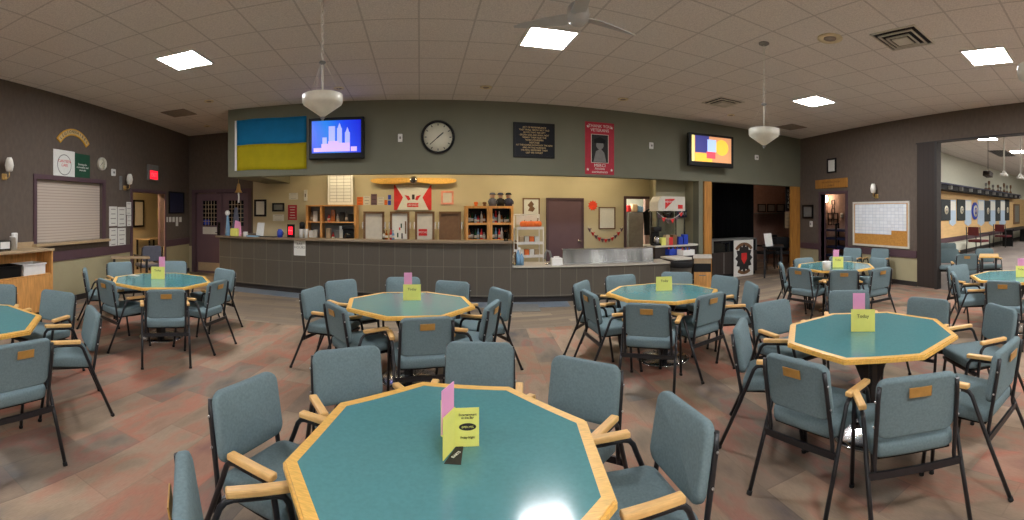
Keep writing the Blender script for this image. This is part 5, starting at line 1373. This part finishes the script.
while xx < u1-.10:
    if abs(xx-(u0+w*.3)) > .09:
        mm = items[i % len(items)]; kd = 'box' if i % 3 != 2 else 'bottle'
        small_item(kd, mm, B.W(xx, -.28, BC+.001), rnd.uniform(.2, .34), .05 if kd == 'box' else .034, 'small supply item on the bottom of the open shelf unit', 'carton' if kd == 'box' else 'bottle', 'supplies on the bottom of the open shelf unit')
        mm = items[(i*3+4) % len(items)]; kd = 'box' if i % 2 else 'bottle'
        small_item(kd, mm, B.W(xx, -.26, BC+sh1+.013), rnd.uniform(.16, min(.30, h-sh1-.06)), .05 if kd == 'box' else .034, 'small supply item on the upper level of the open shelf unit', 'carton' if kd == 'box' else 'bottle', 'supplies on the upper level of the open shelf unit')
    xx += .105; i += 1
# coffee urn
t, rho = onB(350, .5)
e = empty('coffee_maker', B.W(t-.02, -.48-.14, 0)[:2]+(BC,), B.rz); tag(e, 'dark coffee maker in front of the open shelf unit', 'coffee maker')
MB().box(-.13, .13, -.1, .1, 0, .05, bev=.01).box(-.13, .13, .02, .1, .05, .36, bev=.01).box(-.13, .13, -.1, .1, .28, .38, bev=.015).build('housing', 'black', e); MB().lathe([(0, .055), (.07, .055), (.085, .12), (.06, .2), (0, .2)], 16, (0, -.04, 0)).build('carafe', 'glass', e)
# framed leaning boards
for i, (x0, x1, mm) in enumerate(((363.5, 384.5, 'offwhite'), (390, 409.5, 'paper'), (415, 434.5, 'offwhite'), (439, 461, 'rimwood'))):
    lab = ('wood framed cream board behind the bar, nearest the shelf unit', 'wood framed white board with small coloured magnets behind the bar', 'wood framed cream board with a red square behind the bar', 'plain brown closed board beside the bottle cabinet')[i]
    t, z, w, h = B.rect(x0, 211.5, x1, 239, .45); ztop = z+h/2; hh = ztop-BC; 
    e = empty('leaning_board', B.W(t, -.45, BC+hh/2), B.rz); tag(e, lab, 'board', 'four boards standing along the back counter')
    f = MB(); bw_ = .05
    f.box(-w/2, w/2, -.04, 0, hh/2-bw_, hh/2); f.box(-w/2, w/2, -.04, 0, -hh/2, -hh/2+bw_); f.box(-w/2, -w/2+bw_, -.04, 0, -hh/2+bw_, hh/2-bw_); f.box(w/2-bw_, w/2, -.04, 0, -hh/2+bw_, hh/2-bw_); f.build('frame', 'rimwood', e)
    MB().box(-w/2+bw_, w/2-bw_, -.02, 0, -hh/2+bw_, hh/2-bw_).build('panel', mm, e)
    for s in (-1, 1): MB().box(s*(w/2+.015)-.012, s*(w/2+.015)+.012, -.03, -.01, -.05, .1).build('side_catch', 'chrome', e)
    if i == 1:
        for q, (x, z_, m2, hs) in enumerate(((.08, .02, 'green', .05), (.3, -.02, 'rimwood', .14), (-.1, -.2, 'green', .05), (.12, -.22, 'ink', .06), (.0, -.05, 'red', .03))): MB().box(x*w-.015, x*w+.015, -.026, -.02, z_*hh*1.4-hs, z_*hh*1.4+hs).build('magnet', m2, e)
    if i == 2: MB().box(-w*.32, w*.12, -.026, -.02, -hh*.3, -hh*.08).build('red_square', 'red', e); text('lettering', 'SPECIAL', .06, 'paper', e, (-w*.1, -.028, -hh*.19))
# glass cabinets of bottles
t0, t1 = onB(465.5, .5)[0], onB(513.5, .5)[0]; zc1 = B.z(490, 206, .5); w = (t1-t0)/2; h = zc1-BC
for i in range(2):
    e = empty('display_cabinet', B.W(t0+w*(i+.5), -.5, BC), B.rz); tag(e, ('glass fronted wooden bottle cabinet, the one beside the brown board', 'glass fronted wooden bottle cabinet below the three dolls')[i], 'cabinet', 'pair of bottle cabinets behind the bar')
    W2 = w/2-.004
    MB().box(-W2, -W2+.03, 0, .32, 0, h).box(W2-.03, W2, 0, .32, 0, h).box(-W2, W2, 0, .32, 0, .03).box(-W2, W2, 0, .32, h-.03, h).build('carcass', 'cabwood', e); MB().box(-W2+.03, W2-.03, .3, .32, .03, h-.03).build('dark_back', 'matteblack', e)
    MB().box(-W2+.03, W2-.03, .03, .3, h*.5-.01, h*.5+.01).build('shelf', 'cabwood', e)
    f = MB(); b_ = .055
    f.box(-W2, W2, -.02, 0, h-b_, h).box(-W2, W2, -.02, 0, 0, b_).box(-W2, -W2+b_, -.02, 0, b_, h-b_).box(W2-b_, W2, -.02, 0, b_, h-b_).box(-W2+b_, W2-b_, -.02, 0, h*.5-.025, h*.5+.025); f.build('door', 'cabwood', e)
    for j, zz in enumerate((.031, h*.5+.011)):
        for q in range(6):
            xq = -W2+.1+(2*W2-.2)*q/5
            p = B.W(t0+w*(i+.5)+xq, -.5+.12+.06*(q % 2), BC+zz)
            lv = ('lower', 'upper')[j]; cb = ('cabinet beside the brown board', 'cabinet under the dolls')[i]
            small_item('bottle', ('amber', 'clear', 'green', 'steelblue', 'red', 'offwhite')[(q+i*2+j) % 6], p, rnd.uniform(.17, min(.3, h*.5-.1)), .03, 'small bottle on the %s shelf of the %s' % (lv, cb), 'bottle', 'bottles on the %s shelf of the %s' % (lv, cb))
# dolls on the cabinet
for i, px in enumerate((492.5, 500.5, 508.5)):
    t, rho = onB(px, .36); p = B.W(t, -.36, zc1)
    e = empty('uniformed_doll', p, B.rz); tag(e, ('grey clad doll nearest the boards on the bottle cabinet', 'middle one of three dolls on the bottle cabinet, in a dark coat', 'dark uniformed doll with a beret nearest the framed print')[i], 'doll', 'three dolls on the bottle cabinet')
    MB().lathe([(0, 0), (.09, 0), (.085, .1), (.055, .17), (.03, .19), (0, .19)], 14).build('body', ('greycloth', 'matteblack', 'darkblue')[i], e)
    MB().ball((0, 0, .235), .058, n=12).build('head', 'skin', e)
    MB().lathe([(.075, .262), (.07, .28), (.05, .31), (0, .315)], 14).build('hat', ('greycloth', 'darkblue', 'matteblack')[i], e)
    for s in (-1, 1): MB().tube([(s*.06, 0, .16), (s*.1, -.03, .1), (s*.09, -.07, .06)], .02).build('arm', ('greycloth', 'matteblack', 'darkblue')[i], e); 
    m = MB(); m.ball((-.02, -.055, .24), .006, n=6); m.ball((.02, -.055, .24), .006, n=6); m.build('eyes', 'ink', e)
for px in (476, 484.5):
    t, rho = onB(px, .36); e = MB().lathe([(0, 0), (.04, 0), (.03, .03), (.05, .06), (.045, .09), (0, .1)], 12).build('small_ornament', 'orange' if px < 480 else 'rimwood', None, B.W(t, -.36, zc1), B.rz); tag(e, 'small %s ornament on top of the bottle cabinet' % ('orange' if px < 480 else 'brown'), 'ornament')

# rack of snacks at the low counter
rk0, rk1 = onB(516, .8)[0], onB(541.5, .8)[0]; rz1 = B.z(528, 227, .8)
e = empty('wire_rack', B.W(rk0, -.95, 0), B.rz); tag(e, 'white shelf rack with orange pumpkins beside the purple door', 'rack'); w = rk1-rk0
levels = [rz1, rz1-.33, rz1-.62, rz1-.9]
m = MB()
for x in (0, w): 
    for y in (0, .35): m.tube([(x, y, 0), (x, y, rz1+.28 if y else rz1)], .012)
m.tube([(0, .35, rz1+.28), (w, .35, rz1+.28)], .012); m.build('upright', 'white', e)
for z in levels:
    m = MB(); m.box(0, w, 0, .35, z-.04, z-.02)
    for i in range(8): m.box(w*i/7-.005, w*i/7+.005, 0, .35, z-.02, z-.012)
    m.box(0, w, -.01, .005, z-.05, z+.01); m.build('rack_shelf', 'white', e)
MB().box(.05, w-.05, .34, .345, rz1+.05, rz1+.26).build('header_card', 'offwhite', e)
for i in range(3):
    q = empty('toy_pumpkin', B.W(rk0+w*(.32+i*.25), -.82, rz1-.01), B.rz); tag(q, ('toy orange pumpkin on the rack, nearest the bottle cabinet', 'toy orange pumpkin on the rack, between its two twins', 'toy orange pumpkin on the rack, nearest the purple door')[i], 'pumpkin', 'toy pumpkins on the white rack')
    m = MB()
    for j in range(8):
        a = 2*PI*j/8; m.ball((.05*math.cos(a), .05*math.sin(a), .075), .06, (1, 1, 1.15), n=8)
    m.build('pumpkin_body', 'orange', q); MB().tube([(0, 0, .14), (.005, 0, .165)], .012, 6).build('stem', 'rimwood', q)
for i, z in enumerate(levels[1:3]):
    for j in range(4):
        small_item('box', ('tan', 'offwhite', 'orange', 'paper')[(i+j) % 4], B.W(rk0+.12+j*(w-.24)/3, -.8, z-.011), .13, .05, 'small snack packet on a lower level of the white rack', 'packet', 'snack packets on the lower levels of the white rack', 'snack_packet')
# bottles and bits on the low counter
def on_low(px, py): 
    P = ground(px, py, zlow); return P
for i, (px, mm, hh) in enumerate(((514.5, 'clear', .30), (518, 'steelblue', .34), (521.5, 'steelblue', .26))):
    P = on_low(px, 265); e = empty('spray_bottle', (P.x, P.y, zlow), i*.7); tag(e, ('clear spray bottle standing closest to the tall bar end', 'tall blue spray bottle on the low counter', 'short blue spray bottle on the low counter')[i], 'spray bottle', 'spray bottles on the low counter')
    MB().lathe([(0, 0), (.045, 0), (.045, hh*.5), (.02, hh*.72), (.015, hh*.8), (0, hh*.8)], 14).build('bottle_body', mm, e)
    MB().box(-.015, .05, -.012, .012, hh*.82, hh*.95, bev=.004).box(.03, .045, -.006, .006, hh*.68, hh*.83).build('trigger_head', 'white', e)
P = on_low(548, 264.5); e = empty('beverage_tap', (P.x, P.y, zlow)); tag(e, 'grey curved tap on the low counter before the purple door', 'tap')
MB().lathe([(0, 0), (.05, 0), (.05, .02), (.015, .03), (0, .03)], 14).build('base', 'chrome', e); MB().tube([(.05, 0, 0), (.06, 0, .14), (.03, 0, .24), (-.02, 0, .26), (-.05, 0, .2), (-.06, 0, .1)], .022).build('spout', 'greyplastic', e)
P = on_low(556.5, 265); e = empty('napkin_box', (P.x, P.y, zlow), .1); tag(e, 'white napkin box on the low counter', 'box'); MB().box(-.1, .1, -.07, .07, 0, .13, bev=.008).build('box_body', 'white', e); MB().box(-.05, .05, -.02, .02, .13, .16).build('napkins', 'paper', e)
# garland, sun, board, calendar on the bar wall
t, z, w, h = B.rect(588, 200, 598, 211, .02)
o = MB().prism(star(0, 0, w*.36, w*.5, 11, 0, 0), -.01, 0, plane='xz').build('paper_sun', 'orangered', None, B.W(t, -.004, z), B.rz); tag(o, 'bright orange spiky paper cutout on the bar wall', 'decoration')
framed('whiteboard', B, (598.5, 207, 615, 229), 'small framed whiteboard right of the orange cutout', 'whiteboard', 'rimwood', 'paper', border=.025)
def garland(fr, pts, off, label, n, m1='red', m2='purpledoor'):
    (x0, y0), (xm, ym), (x1, y1) = pts
    t0, z0 = fr.hit(x0, off)[0], fr.z(x0, y0, off); t1, z1 = fr.hit(x1, off)[0], fr.z(x1, y1, off); zm = fr.z(xm, ym, off)
    e = empty('bunting', fr.W((t0+t1)/2, -off, zm), fr.rz); tag(e, label, 'bunting')
    hw = (t1-t0)/2; f_ = lambda s: (s*hw, (z0*(1-s)/2+z1*(1+s)/2-zm)*1.0-((z0+z1)/2-zm)*(1-s*s))
    P_ = [(f_(-1+2*i/16)[0], 0, f_(-1+2*i/16)[1]) for i in range(17)]
    MB().tube(P_, .008, 5).build('string', 'offwhite', e)
    for i in range(n):
        s = -1+2*(i+.5)/n; x, z = f_(s)
        MB().prism([(x-.055, z), (x+.055, z), (x, z-.10)], -.006, .006, plane='xz').build('pennant', m1 if i % 2 else m2, e)
garland(B, ((588, 226), (605, 239), (623, 226)), .02, 'string of small dark red pennants sagging on the bar wall', 11)
# room beyond the bar doorway
BF = Fr(B.W(0, 2.3)[:2], B.W(5, 2.3)[:2])
strip('wall_pantry_back', B, bd0-1.2, bd1+1.4, 2.3, 2.4, 0, 2.7, 'palewall'); strip('wall_pantry_left', B, bd0-1.3, bd0-1.2, .12, 2.4, 0, 2.7, 'palewall'); strip('wall_pantry_right', B, bd1+1.4, bd1+1.5, .12, 2.4, 0, 2.7, 'palewall'); strip('ceiling', B, bd0-1.3, bd1+1.5, .12, 2.4, 2.6, 2.7, 'palewall')
o = strip('ceiling_light_pantry', B, bd0-.4, bd0+.5, 1.0, 1.5, 2.56, 2.6, 'pantrylight'); del o['kind']; o.name = 'ceiling_light'; tag(o, 'lit ceiling panel in the pantry behind the bar', 'light')
q0 = q1 = B.hit(637, -1.0)[0]-.3
e = empty('fridge', B.W((q0+q1)/2+.3, 1.0, 0), B.rz); tag(e, 'tall dark grey fridge in the pantry doorway', 'fridge')
MB().box(-.32, .32, 0, .6, .06, 1.62, bev=.01).build('body', 'partition', e); MB().box(-.31, .31, -.03, 0, .1, 1.6, bev=.01).build('door', 'greyplastic', e); MB().box(.24, .27, -.07, -.03, .7, 1.3, bev=.01).build('handle', 'black', e); MB().box(-.28, .28, .04, .56, 0, .06).build('plinth', 'matteblack', e)
for i, (dx, ww, hh, mm, lab) in enumerate(((-.16, .12, .2, 'red', 'red bag on top of the pantry fridge'), (.05, .15, .24, 'tan', 'tan carton on top of the pantry fridge'), (.22, .10, .18, 'steelblue', 'pale blue bag on top of the pantry fridge'))):
    o = MB().box(-ww/2*1.2, ww/2*1.2, -.1, .1, 0, hh, bev=.03).build('storage_bag' if i != 1 else 'carton', mm, None, B.W((q0+q1)/2+.3+dx, 1.3, 1.62), B.rz); tag(o, lab, 'bag' if i != 1 else 'carton')
tb0 = B.hit(643.5, -1.3)[0]-.25
e = empty('pantry_shelves', B.W(tb0+.25, 1.65, 0), B.rz); tag(e, 'yellow fronted shelves of blue tubs in the pantry doorway', 'shelves')
MB().box(0, .03, 0, .5, 0, 1.8).box(.77, .8, 0, .5, 0, 1.8).build('upright', 'tan', e)
for z in (.4, .8, 1.2, 1.55): MB().box(.03, .77, 0, .5, z-.03, z).build('shelf', 'flagyellow' if z > 1.3 else 'tan', e)
for i, z in enumerate((.4, .8, 1.2, 1.55)):
    for j in range(2):
        small_item('box', ('blue', 'matteblack', 'paper', 'steelblue')[(i+j) % 4], B.W(tb0+.25+.2+j*.36, 1.85, z), .24, .15, 'tub stored on the pantry shelves', 'tub', 'tubs stored on the pantry shelves', 'storage_tub')
# hanging apron
o = MB().prism([(-.13, 0), (.13, 0), (.17, -.3), (.15, -.62), (-.16, -.62), (-.16, -.3), (-.06, .08), (.05, .08)], -.03, .03, plane='xz', bev=.012).build('hanging_apron', 'matteblack', None, B.W(B.hit(649.5, .14)[0], -.14, 1.62), B.rz); tag(o, 'black apron hanging on the pantry door frame', 'apron')

# ------------------------------------------------------------------ popcorn machine, counter corner, bin, cabinet
WE = Fr(S.W(0, .5)[:2], S.W(5, .5)[:2])
pc0, pc1 = WE.hit(657, .35)[0], WE.hit(684, .35)[0]; zt0_, zt1_ = WE.z(668, 196.5, .35), WE.z(668, 211, .35); cz = .90
e = empty('popcorn_machine', WE.W(pc0, -.40, cz), WE.rz); tag(e, 'white topped glass popcorn cabinet with red lettering at the bar corner', 'popcorn machine'); w = pc1-pc0
MB().prism([(0, zt1_-cz), (w, zt1_-cz), (w, zt0_-cz), (w*.12, zt0_-cz), (0, zt0_-cz-.12)], 0, .38, plane='xz', bev=.008).build('canopy', 'offwhite', e)
for x in (.012, w-.012):
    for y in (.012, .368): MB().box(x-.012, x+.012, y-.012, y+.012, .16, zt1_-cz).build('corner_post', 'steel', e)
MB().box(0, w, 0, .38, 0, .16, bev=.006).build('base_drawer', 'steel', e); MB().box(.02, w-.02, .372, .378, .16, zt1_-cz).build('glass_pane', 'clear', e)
MB().prism([(w*.25, zt0_-cz-.06), (w*.62, zt0_-cz-.05), (w*.25, zt1_-cz+.04)], -.004, 0, plane='xz').build('red_logo', 'red', e); text('lettering', 'popcorn', .085, 'paper', e, (w*.38, -.006, (zt0_+zt1_)/2-cz+.05), sx=.8)
MB().box(w*.72, w*.9, -.004, 0, zt1_-cz+.05, zt1_-cz+.14).build('red_mark', 'red', e)
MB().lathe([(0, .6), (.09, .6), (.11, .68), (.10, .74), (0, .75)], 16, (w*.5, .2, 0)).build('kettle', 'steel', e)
garland(WE, ((657, 212), (670, 219), (683, 210)), .40, 'short red bunting hung across the popcorn machine', 6)
device(WE, (677, 209.5, 690, 217.5), 'dark blue grey sign on the wall behind the popcorn machine', m='darkblue', name='wall_sign', cat='sign', d=.02)
device(WE, (694.5, 209, 699, 212), 'small white box high on the wall beside the wooden jamb'); device(WE, (689.5, 219.5, 694.5, 225), 'white thermostat on the wall beside the wooden jamb', name='thermostat')
e, w, h = wthing('towel_dispenser', WE, (692.5, 226, 700, 238), 'white paper towel dispenser by the wooden jamb', 'dispenser'); MB().box(-w/2, w/2, -.14, 0, -h/2, h/2, bev=.015).build('cover', 'white', e); MB().box(-w*.35, w*.35, -.13, -.02, -h/2-.012, -h/2+.001).build('slot', 'ink', e)
device(WE, (687, 235, 690.5, 241), 'white outlet cover below the thermostat', name='outlet_cover')
# counter at the corner
cc0, cc1 = WE.hit(655, .5)[0], WE.hit(697, .5)[0]
e = empty('corner_counter', WE.W(0, 0, 0), WE.rz); tag(e, 'counter under the popcorn machine with a pale top', 'counter')
MB().box(cc0, cc1, -.5, -.01, 0, cz-.04).build('cupboard_body', 'partition', e); MB().box(cc0-.02, cc1, -.55, -.005, cz-.04, cz, bev=.006).build('counter_top', 'offwhite', e)
# coffee grinder
P = WE.W(WE.hit(656.5, .47)[0], -.47, cz)
e = empty('coffee_brewer', P, WE.rz); tag(e, 'black coffee brewer with a chrome pot beside the popcorn machine', 'coffee maker')
MB().box(-.1, .1, -.06, .1, 0, .04, bev=.008).box(-.08, .08, .04, .1, .04, .36).box(-.1, .1, -.06, .1, .3, .4, bev=.02).build('housing', 'black', e); MB().lathe([(0, .045), (.06, .045), (.075, .11), (.05, .19), (0, .19)], 16, (0, -.01, 0)).build('pot', 'chrome', e)
# blue trays with condiments
def tray(px, py, zz, w, d, h, m, label, name='tray'):
    P = ground(px, py, zz); e = empty(name, (P.x, P.y, zz), S.rz); tag(e, label, 'tray')
    MB().box(-w/2, w/2, 0, d, 0, .01).box(-w/2, w/2, 0, .01, 0, h).box(-w/2, w/2, d-.01, d, 0, h).box(-w/2, -w/2+.01, 0, d, 0, h).box(w/2-.01, w/2, 0, d, 0, h).build('tray_body', m, e); return e, P
# mid cart in front of the corner
k0 = ground(673, 258, .69); k1 = ground(694, 258, .69)
e = empty('condiment_stand', ((k0.x+k1.x)/2, (k0.y+k1.y)/2, 0), S.rz); tag(e, 'pale topped stand holding blue trays beside the grey bin', 'stand'); w = (k1-k0).length
MB().box(-w/2, w/2, 0, .55, .65, .69, bev=.006).build('stand_top', 'offwhite', e); MB().box(-w/2+.02, w/2-.02, .05, .53, 0, .65).build('stand_body', 'partition', e)
for (px, py, zz, w_, d_, h_, m_, lab) in ((676, 255, .691, .34, .26, .13, 'blue', 'blue tray of bottles on the stand, near the popcorn machine'), (689, 255.5, .691, .3, .24, .12, 'white', 'white tray on the stand beside the wooden cabinet')):
    e, P = tray(px, py, zz, w_, d_, h_, m_, lab)
    for j in range(5):
        q = Vector((P.x, P.y))+S.u*(-w_/2+.06+j*(w_-.12)/4)+S.n*.12
        small_item('bottle', ('red', 'matteblack', 'blue', 'amber', 'blue')[j], (q.x, q.y, zz+.011), .16, .028, 'small sauce bottle standing in the %s tray on the stand' % m_, 'bottle', 'sauce bottles in the %s tray' % m_)
for j, (px, mm) in enumerate(((662, 'yellow'), (666, 'tan'), (669, 'red'), (673, 'rimwood'), (679, 'blue'), (684, 'blue'))):
    small_item('box', mm, WE.W(WE.hit(px, .48)[0], -.50, cz), .17+.05*(j % 2), .055, '%s packet in the row under the popcorn machine' % ('yellow', 'tan', 'red', 'brown', 'blue, nearer the popcorn', 'blue, nearer the jamb')[j], 'packet', None, 'snack_packet')
# grey bin
P = ground(683.5, 297, 0); P2 = ground(683.5, 263, .62)
e = empty('trash_bin', (P.x, P.y+.1, 0)); tag(e, 'light grey trash bin with black liner at the end of the low counter', 'bin')
MB().lathe([(0, 0), (.17, 0), (.2, .62), (.21, .62), (.21, .66), (.195, .66), (.16, .03), (0, .03)], 24).build('bin_body', 'greyplastic', e); MB().lathe([(.215, .56), (.215, .665), (.19, .67), (.17, .5)], 24).build('liner', 'matteblack', e)
# wood cabinet by the jamb
A = ground(694, 289.5, 0); Bq = ground(711, 289.5, 0); w = (Bq-A).length; rho = Vector((A.x, A.y)).length; h = E-(257-CY)*rho/FPX; hb = E-(263.5-CY)*rho/FPX; hb2 = E-(272-CY)*rho/FPX
e = empty('wood_cabinet', (A.x, A.y, 0), math.atan2(Bq.y-A.y, Bq.x-A.x)); tag(e, 'small pale wooden cabinet with a black band by the wooden jamb', 'cabinet')
MB().box(0, w, 0, .6, .05, hb2, bev=.004).build('body', 'cabwood', e); MB().box(0, w, -.003, .6, hb2, hb, bev=.002).build('black_band', 'matteblack', e); MB().box(0, w, 0, .6, hb, h-.03).build('pale_band', 'tan', e); MB().box(-.02, w+.02, -.02, .62, h-.03, h, bev=.006).build('cabinet_top', 'offwhite', e); MB().box(.03, w-.03, .03, .57, 0, .05).build('toe_kick', 'matteblack', e)
MB().box(w*.3, w*.7, -.012, 0, hb2-.08, hb2-.06).build('handle', 'greyplastic', e)

# ------------------------------------------------------------------ things on the tall bar top
def bar_pt(px, d=.1): return BAR.W(BAR.hit(px, -d)[0], d, zt)
e = empty('brass_bell', (0, 0, 0), BAR.rz); p = BAR.W(BAR.hit(238.5, -.1)[0], .1, 0); zb = BAR.z(238, 188, -.1); e.location = (p[0], p[1], zb); tag(e, 'brass bell with a white rope hanging above the bar end', 'bell')
MB().lathe([(0, .1), (.02, .1), (.035, .06), (.05, -.04), (.085, -.1), (.075, -.1), (.04, -.03), (0, .05)], 20).build('bell_body', 'brass', e); MB().tube([(0, 0, .1), (0, 0, SB-zb+.0)], .008).build('hanger', 'brass', e)
MB().tube([(0, 0, -.02), (0, 0, -.13), (.01, 0, -.2), (0, 0, -.32)], [.008, .018, .016, .022]).build('rope', 'paper', e)
def cone(px, d, r, h, m, label, name, cat, folds=7):
    p = bar_pt(px, d); e = empty(name, p, BAR.rz); tag(e, label, cat)
    b2 = bmesh.new(); rings = []
    for j in range(7):
        f = j/6; rings.append([b2.verts.new(((r*(1-f*.72)*(1+.14*math.sin(folds*a)))*math.cos(a), (r*.7*(1-f*.72)*(1+.14*math.sin(folds*a)))*math.sin(a), h*f)) for a in [2*PI*i/42 for i in range(42)]])
    for a_, b_ in zip(rings, rings[1:]):
        for i in range(42): b2.faces.new((a_[i], a_[(i+1) % 42], b_[(i+1) % 42], b_[i])).smooth = True
    b2.faces.new(rings[-1]); MB().merge(b2, True).build('wrap', m, e); return e
e = cone(236, .2, .11, .62, 'greycloth', 'tall draped clear plastic wrap on the bar end below the bell', 'plastic_wrap', 'wrap')
e = cone(227.5, .12, .07, .48, 'steelblue', 'pale blue plastic figure at the very end of the bar', 'plastic_figure', 'figure', 3); MB().ball((.0, 0, .50), .06, n=10).build('knob', 'white', e)
o = MB().prism([(-.1, 0), (.1, 0), (.07, .3), (-.05, .34)], -.02, .02, plane='xz', bev=.005).build('pink_card', 'pink', None, bar_pt(237.5, .02), BAR.rz); tag(o, 'pink card standing in front of the plastic wrap on the bar end', 'card')
o = MB().box(-.09, .09, -.05, .05, 0, .17, bev=.02).build('yellow_box', 'yellow', None, bar_pt(234.5, -.05), BAR.rz); tag(o, 'yellow box on the bar end', 'box')
o = MB().lathe([(0, 0), (.05, 0), (.055, .08), (.05, .1), (0, .1)], 14).build('white_tub', 'white', None, bar_pt(245.5, .0), BAR.rz); tag(o, 'small white tub on the bar beside the yellow box', 'tub')
o = MB().box(-.13, .13, -.07, .07, 0, .03, bev=.005).build('blue_pad', 'steelblue', None, bar_pt(253, -.02), BAR.rz); tag(o, 'flat pale blue pad lying on the bar', 'pad')
o = MB().box(-.3, .3, -.08, .08, 0, .012, bev=.003).build('bar_mat', 'matteblack', None, bar_pt(263, .06), BAR.rz); tag(o, 'dark rubber mat lying on the bar', 'mat')
o = MB().box(-.09, .09, -.003, .003, 0, .30, rot=Matrix.Rotation(math.radians(-14), 3, 'X'), piv=(0, 0, 0)).build('paper_stand', 'paper', None, bar_pt(259.5, .2), BAR.rz); tag(o, 'white sheet standing on the bar below the black framed chart', 'paper')
e = empty('blue_tumbler', bar_pt(280, .1), BAR.rz); tag(e, 'rounded dark blue tumbler on the bar', 'tumbler'); MB().lathe([(0, 0), (.05, 0), (.062, .05), (.06, .12), (.04, .165), (0, .17)], 18).build('tumbler_body', 'blue', e); MB().tube([(.06, 0, .05), (.09, 0, .08), (.06, 0, .12)], .008).build('handle', 'darkblue', e)
e = empty('digital_sign', bar_pt(291, .12), BAR.rz); tag(e, 'black framed small red lit sign standing on the bar', 'sign'); MB().box(-.08, .08, -.02, .02, 0, .27, bev=.005).build('frame', 'black', e); MB().box(-.045, .045, -.024, -.02, .06, .22).build('red_panel', 'exit', e); text('lettering', 'KENO', .035, 'paper', e, (0, -.026, .14))
e = empty('paper_cup_stack', bar_pt(303.5, .12), BAR.rz); tag(e, 'white cups with black lids stacked on the bar', 'cups'); MB().lathe([(0, 0), (.035, 0), (.05, .16), (.05, .18), (0, .18)], 16, (-.05, 0, 0)).build('cups', 'white', e); MB().lathe([(0, 0), (.035, 0), (.05, .16), (.05, .18), (0, .18)], 16, (.055, 0, 0)).build('cups', 'white', e); MB().lathe([(0, .18), (.055, .18), (.055, .30), (.03, .32), (0, .32)], 16, (-.03, 0, 0)).build('lids', 'black', e)
for i, (px, mm, hh) in enumerate(((384, 'clear', .22), (386.5, 'amber', .17), (391, 'red', .2), (393, 'steelblue', .17))):
    small_item('bottle', mm, bar_pt(px, .2), hh, .028, ('clear bottle', 'amber bottle', 'red bottle', 'blue bottle')[i]+' among those on the bar in front of the framed boards', 'bottle')
P = bar_pt(506, .05); o = small_item('glass', 'clear', P, .16, .05, 'clear glass jar at the stepped end of the tall bar', 'glass')
for px, mm in ((514.2, 'ink'),):
    pass

# ------------------------------------------------------------------ lettering curves become meshes
dg = bpy.context.evaluated_depsgraph_get()
for o in [o for o in bpy.data.objects if o.type == 'FONT']:
    me = bpy.data.meshes.new_from_object(o.evaluated_get(dg)); n = bpy.data.objects.new('lettering', me); COL.objects.link(n)
    n.parent = o.parent; n.location = o.location; n.rotation_euler = o.rotation_euler; n.scale = o.scale
    if not me.materials and o.data.materials: me.materials.append(o.data.materials[0])
    bpy.data.objects.remove(o)
# ------------------------------------------------------------------ lights and camera
w = bpy.data.worlds.new('World'); sc.world = w; w.use_nodes = True
w.node_tree.nodes['Background'].inputs['Color'].default_value = (.02, .02, .022, 1)
w.node_tree.nodes['Background'].inputs['Strength'].default_value = .3
cam = bpy.data.cameras.new('camera'); co_ = bpy.data.objects.new('camera', cam); COL.objects.link(co_)
cam.type = 'PANO'; cam.panorama_type = 'CENTRAL_CYLINDRICAL'
cam.central_cylindrical_range_u_min = -512/FPX; cam.central_cylindrical_range_u_max = 512/FPX
cam.central_cylindrical_range_v_min = -(520-CY)/FPX; cam.central_cylindrical_range_v_max = CY/FPX
cam.central_cylindrical_radius = 1.0
cam.clip_start = .05; cam.clip_end = 200
co_.location = (0, 0, E); co_.rotation_euler = (PI/2, 0, 0)
sc.camera = co_
sc.view_settings.view_transform = 'Standard'; sc.view_settings.look = 'None'; sc.view_settings.gamma = 1; sc.view_settings.exposure = 0
sc.view_settings.use_curve_mapping = False
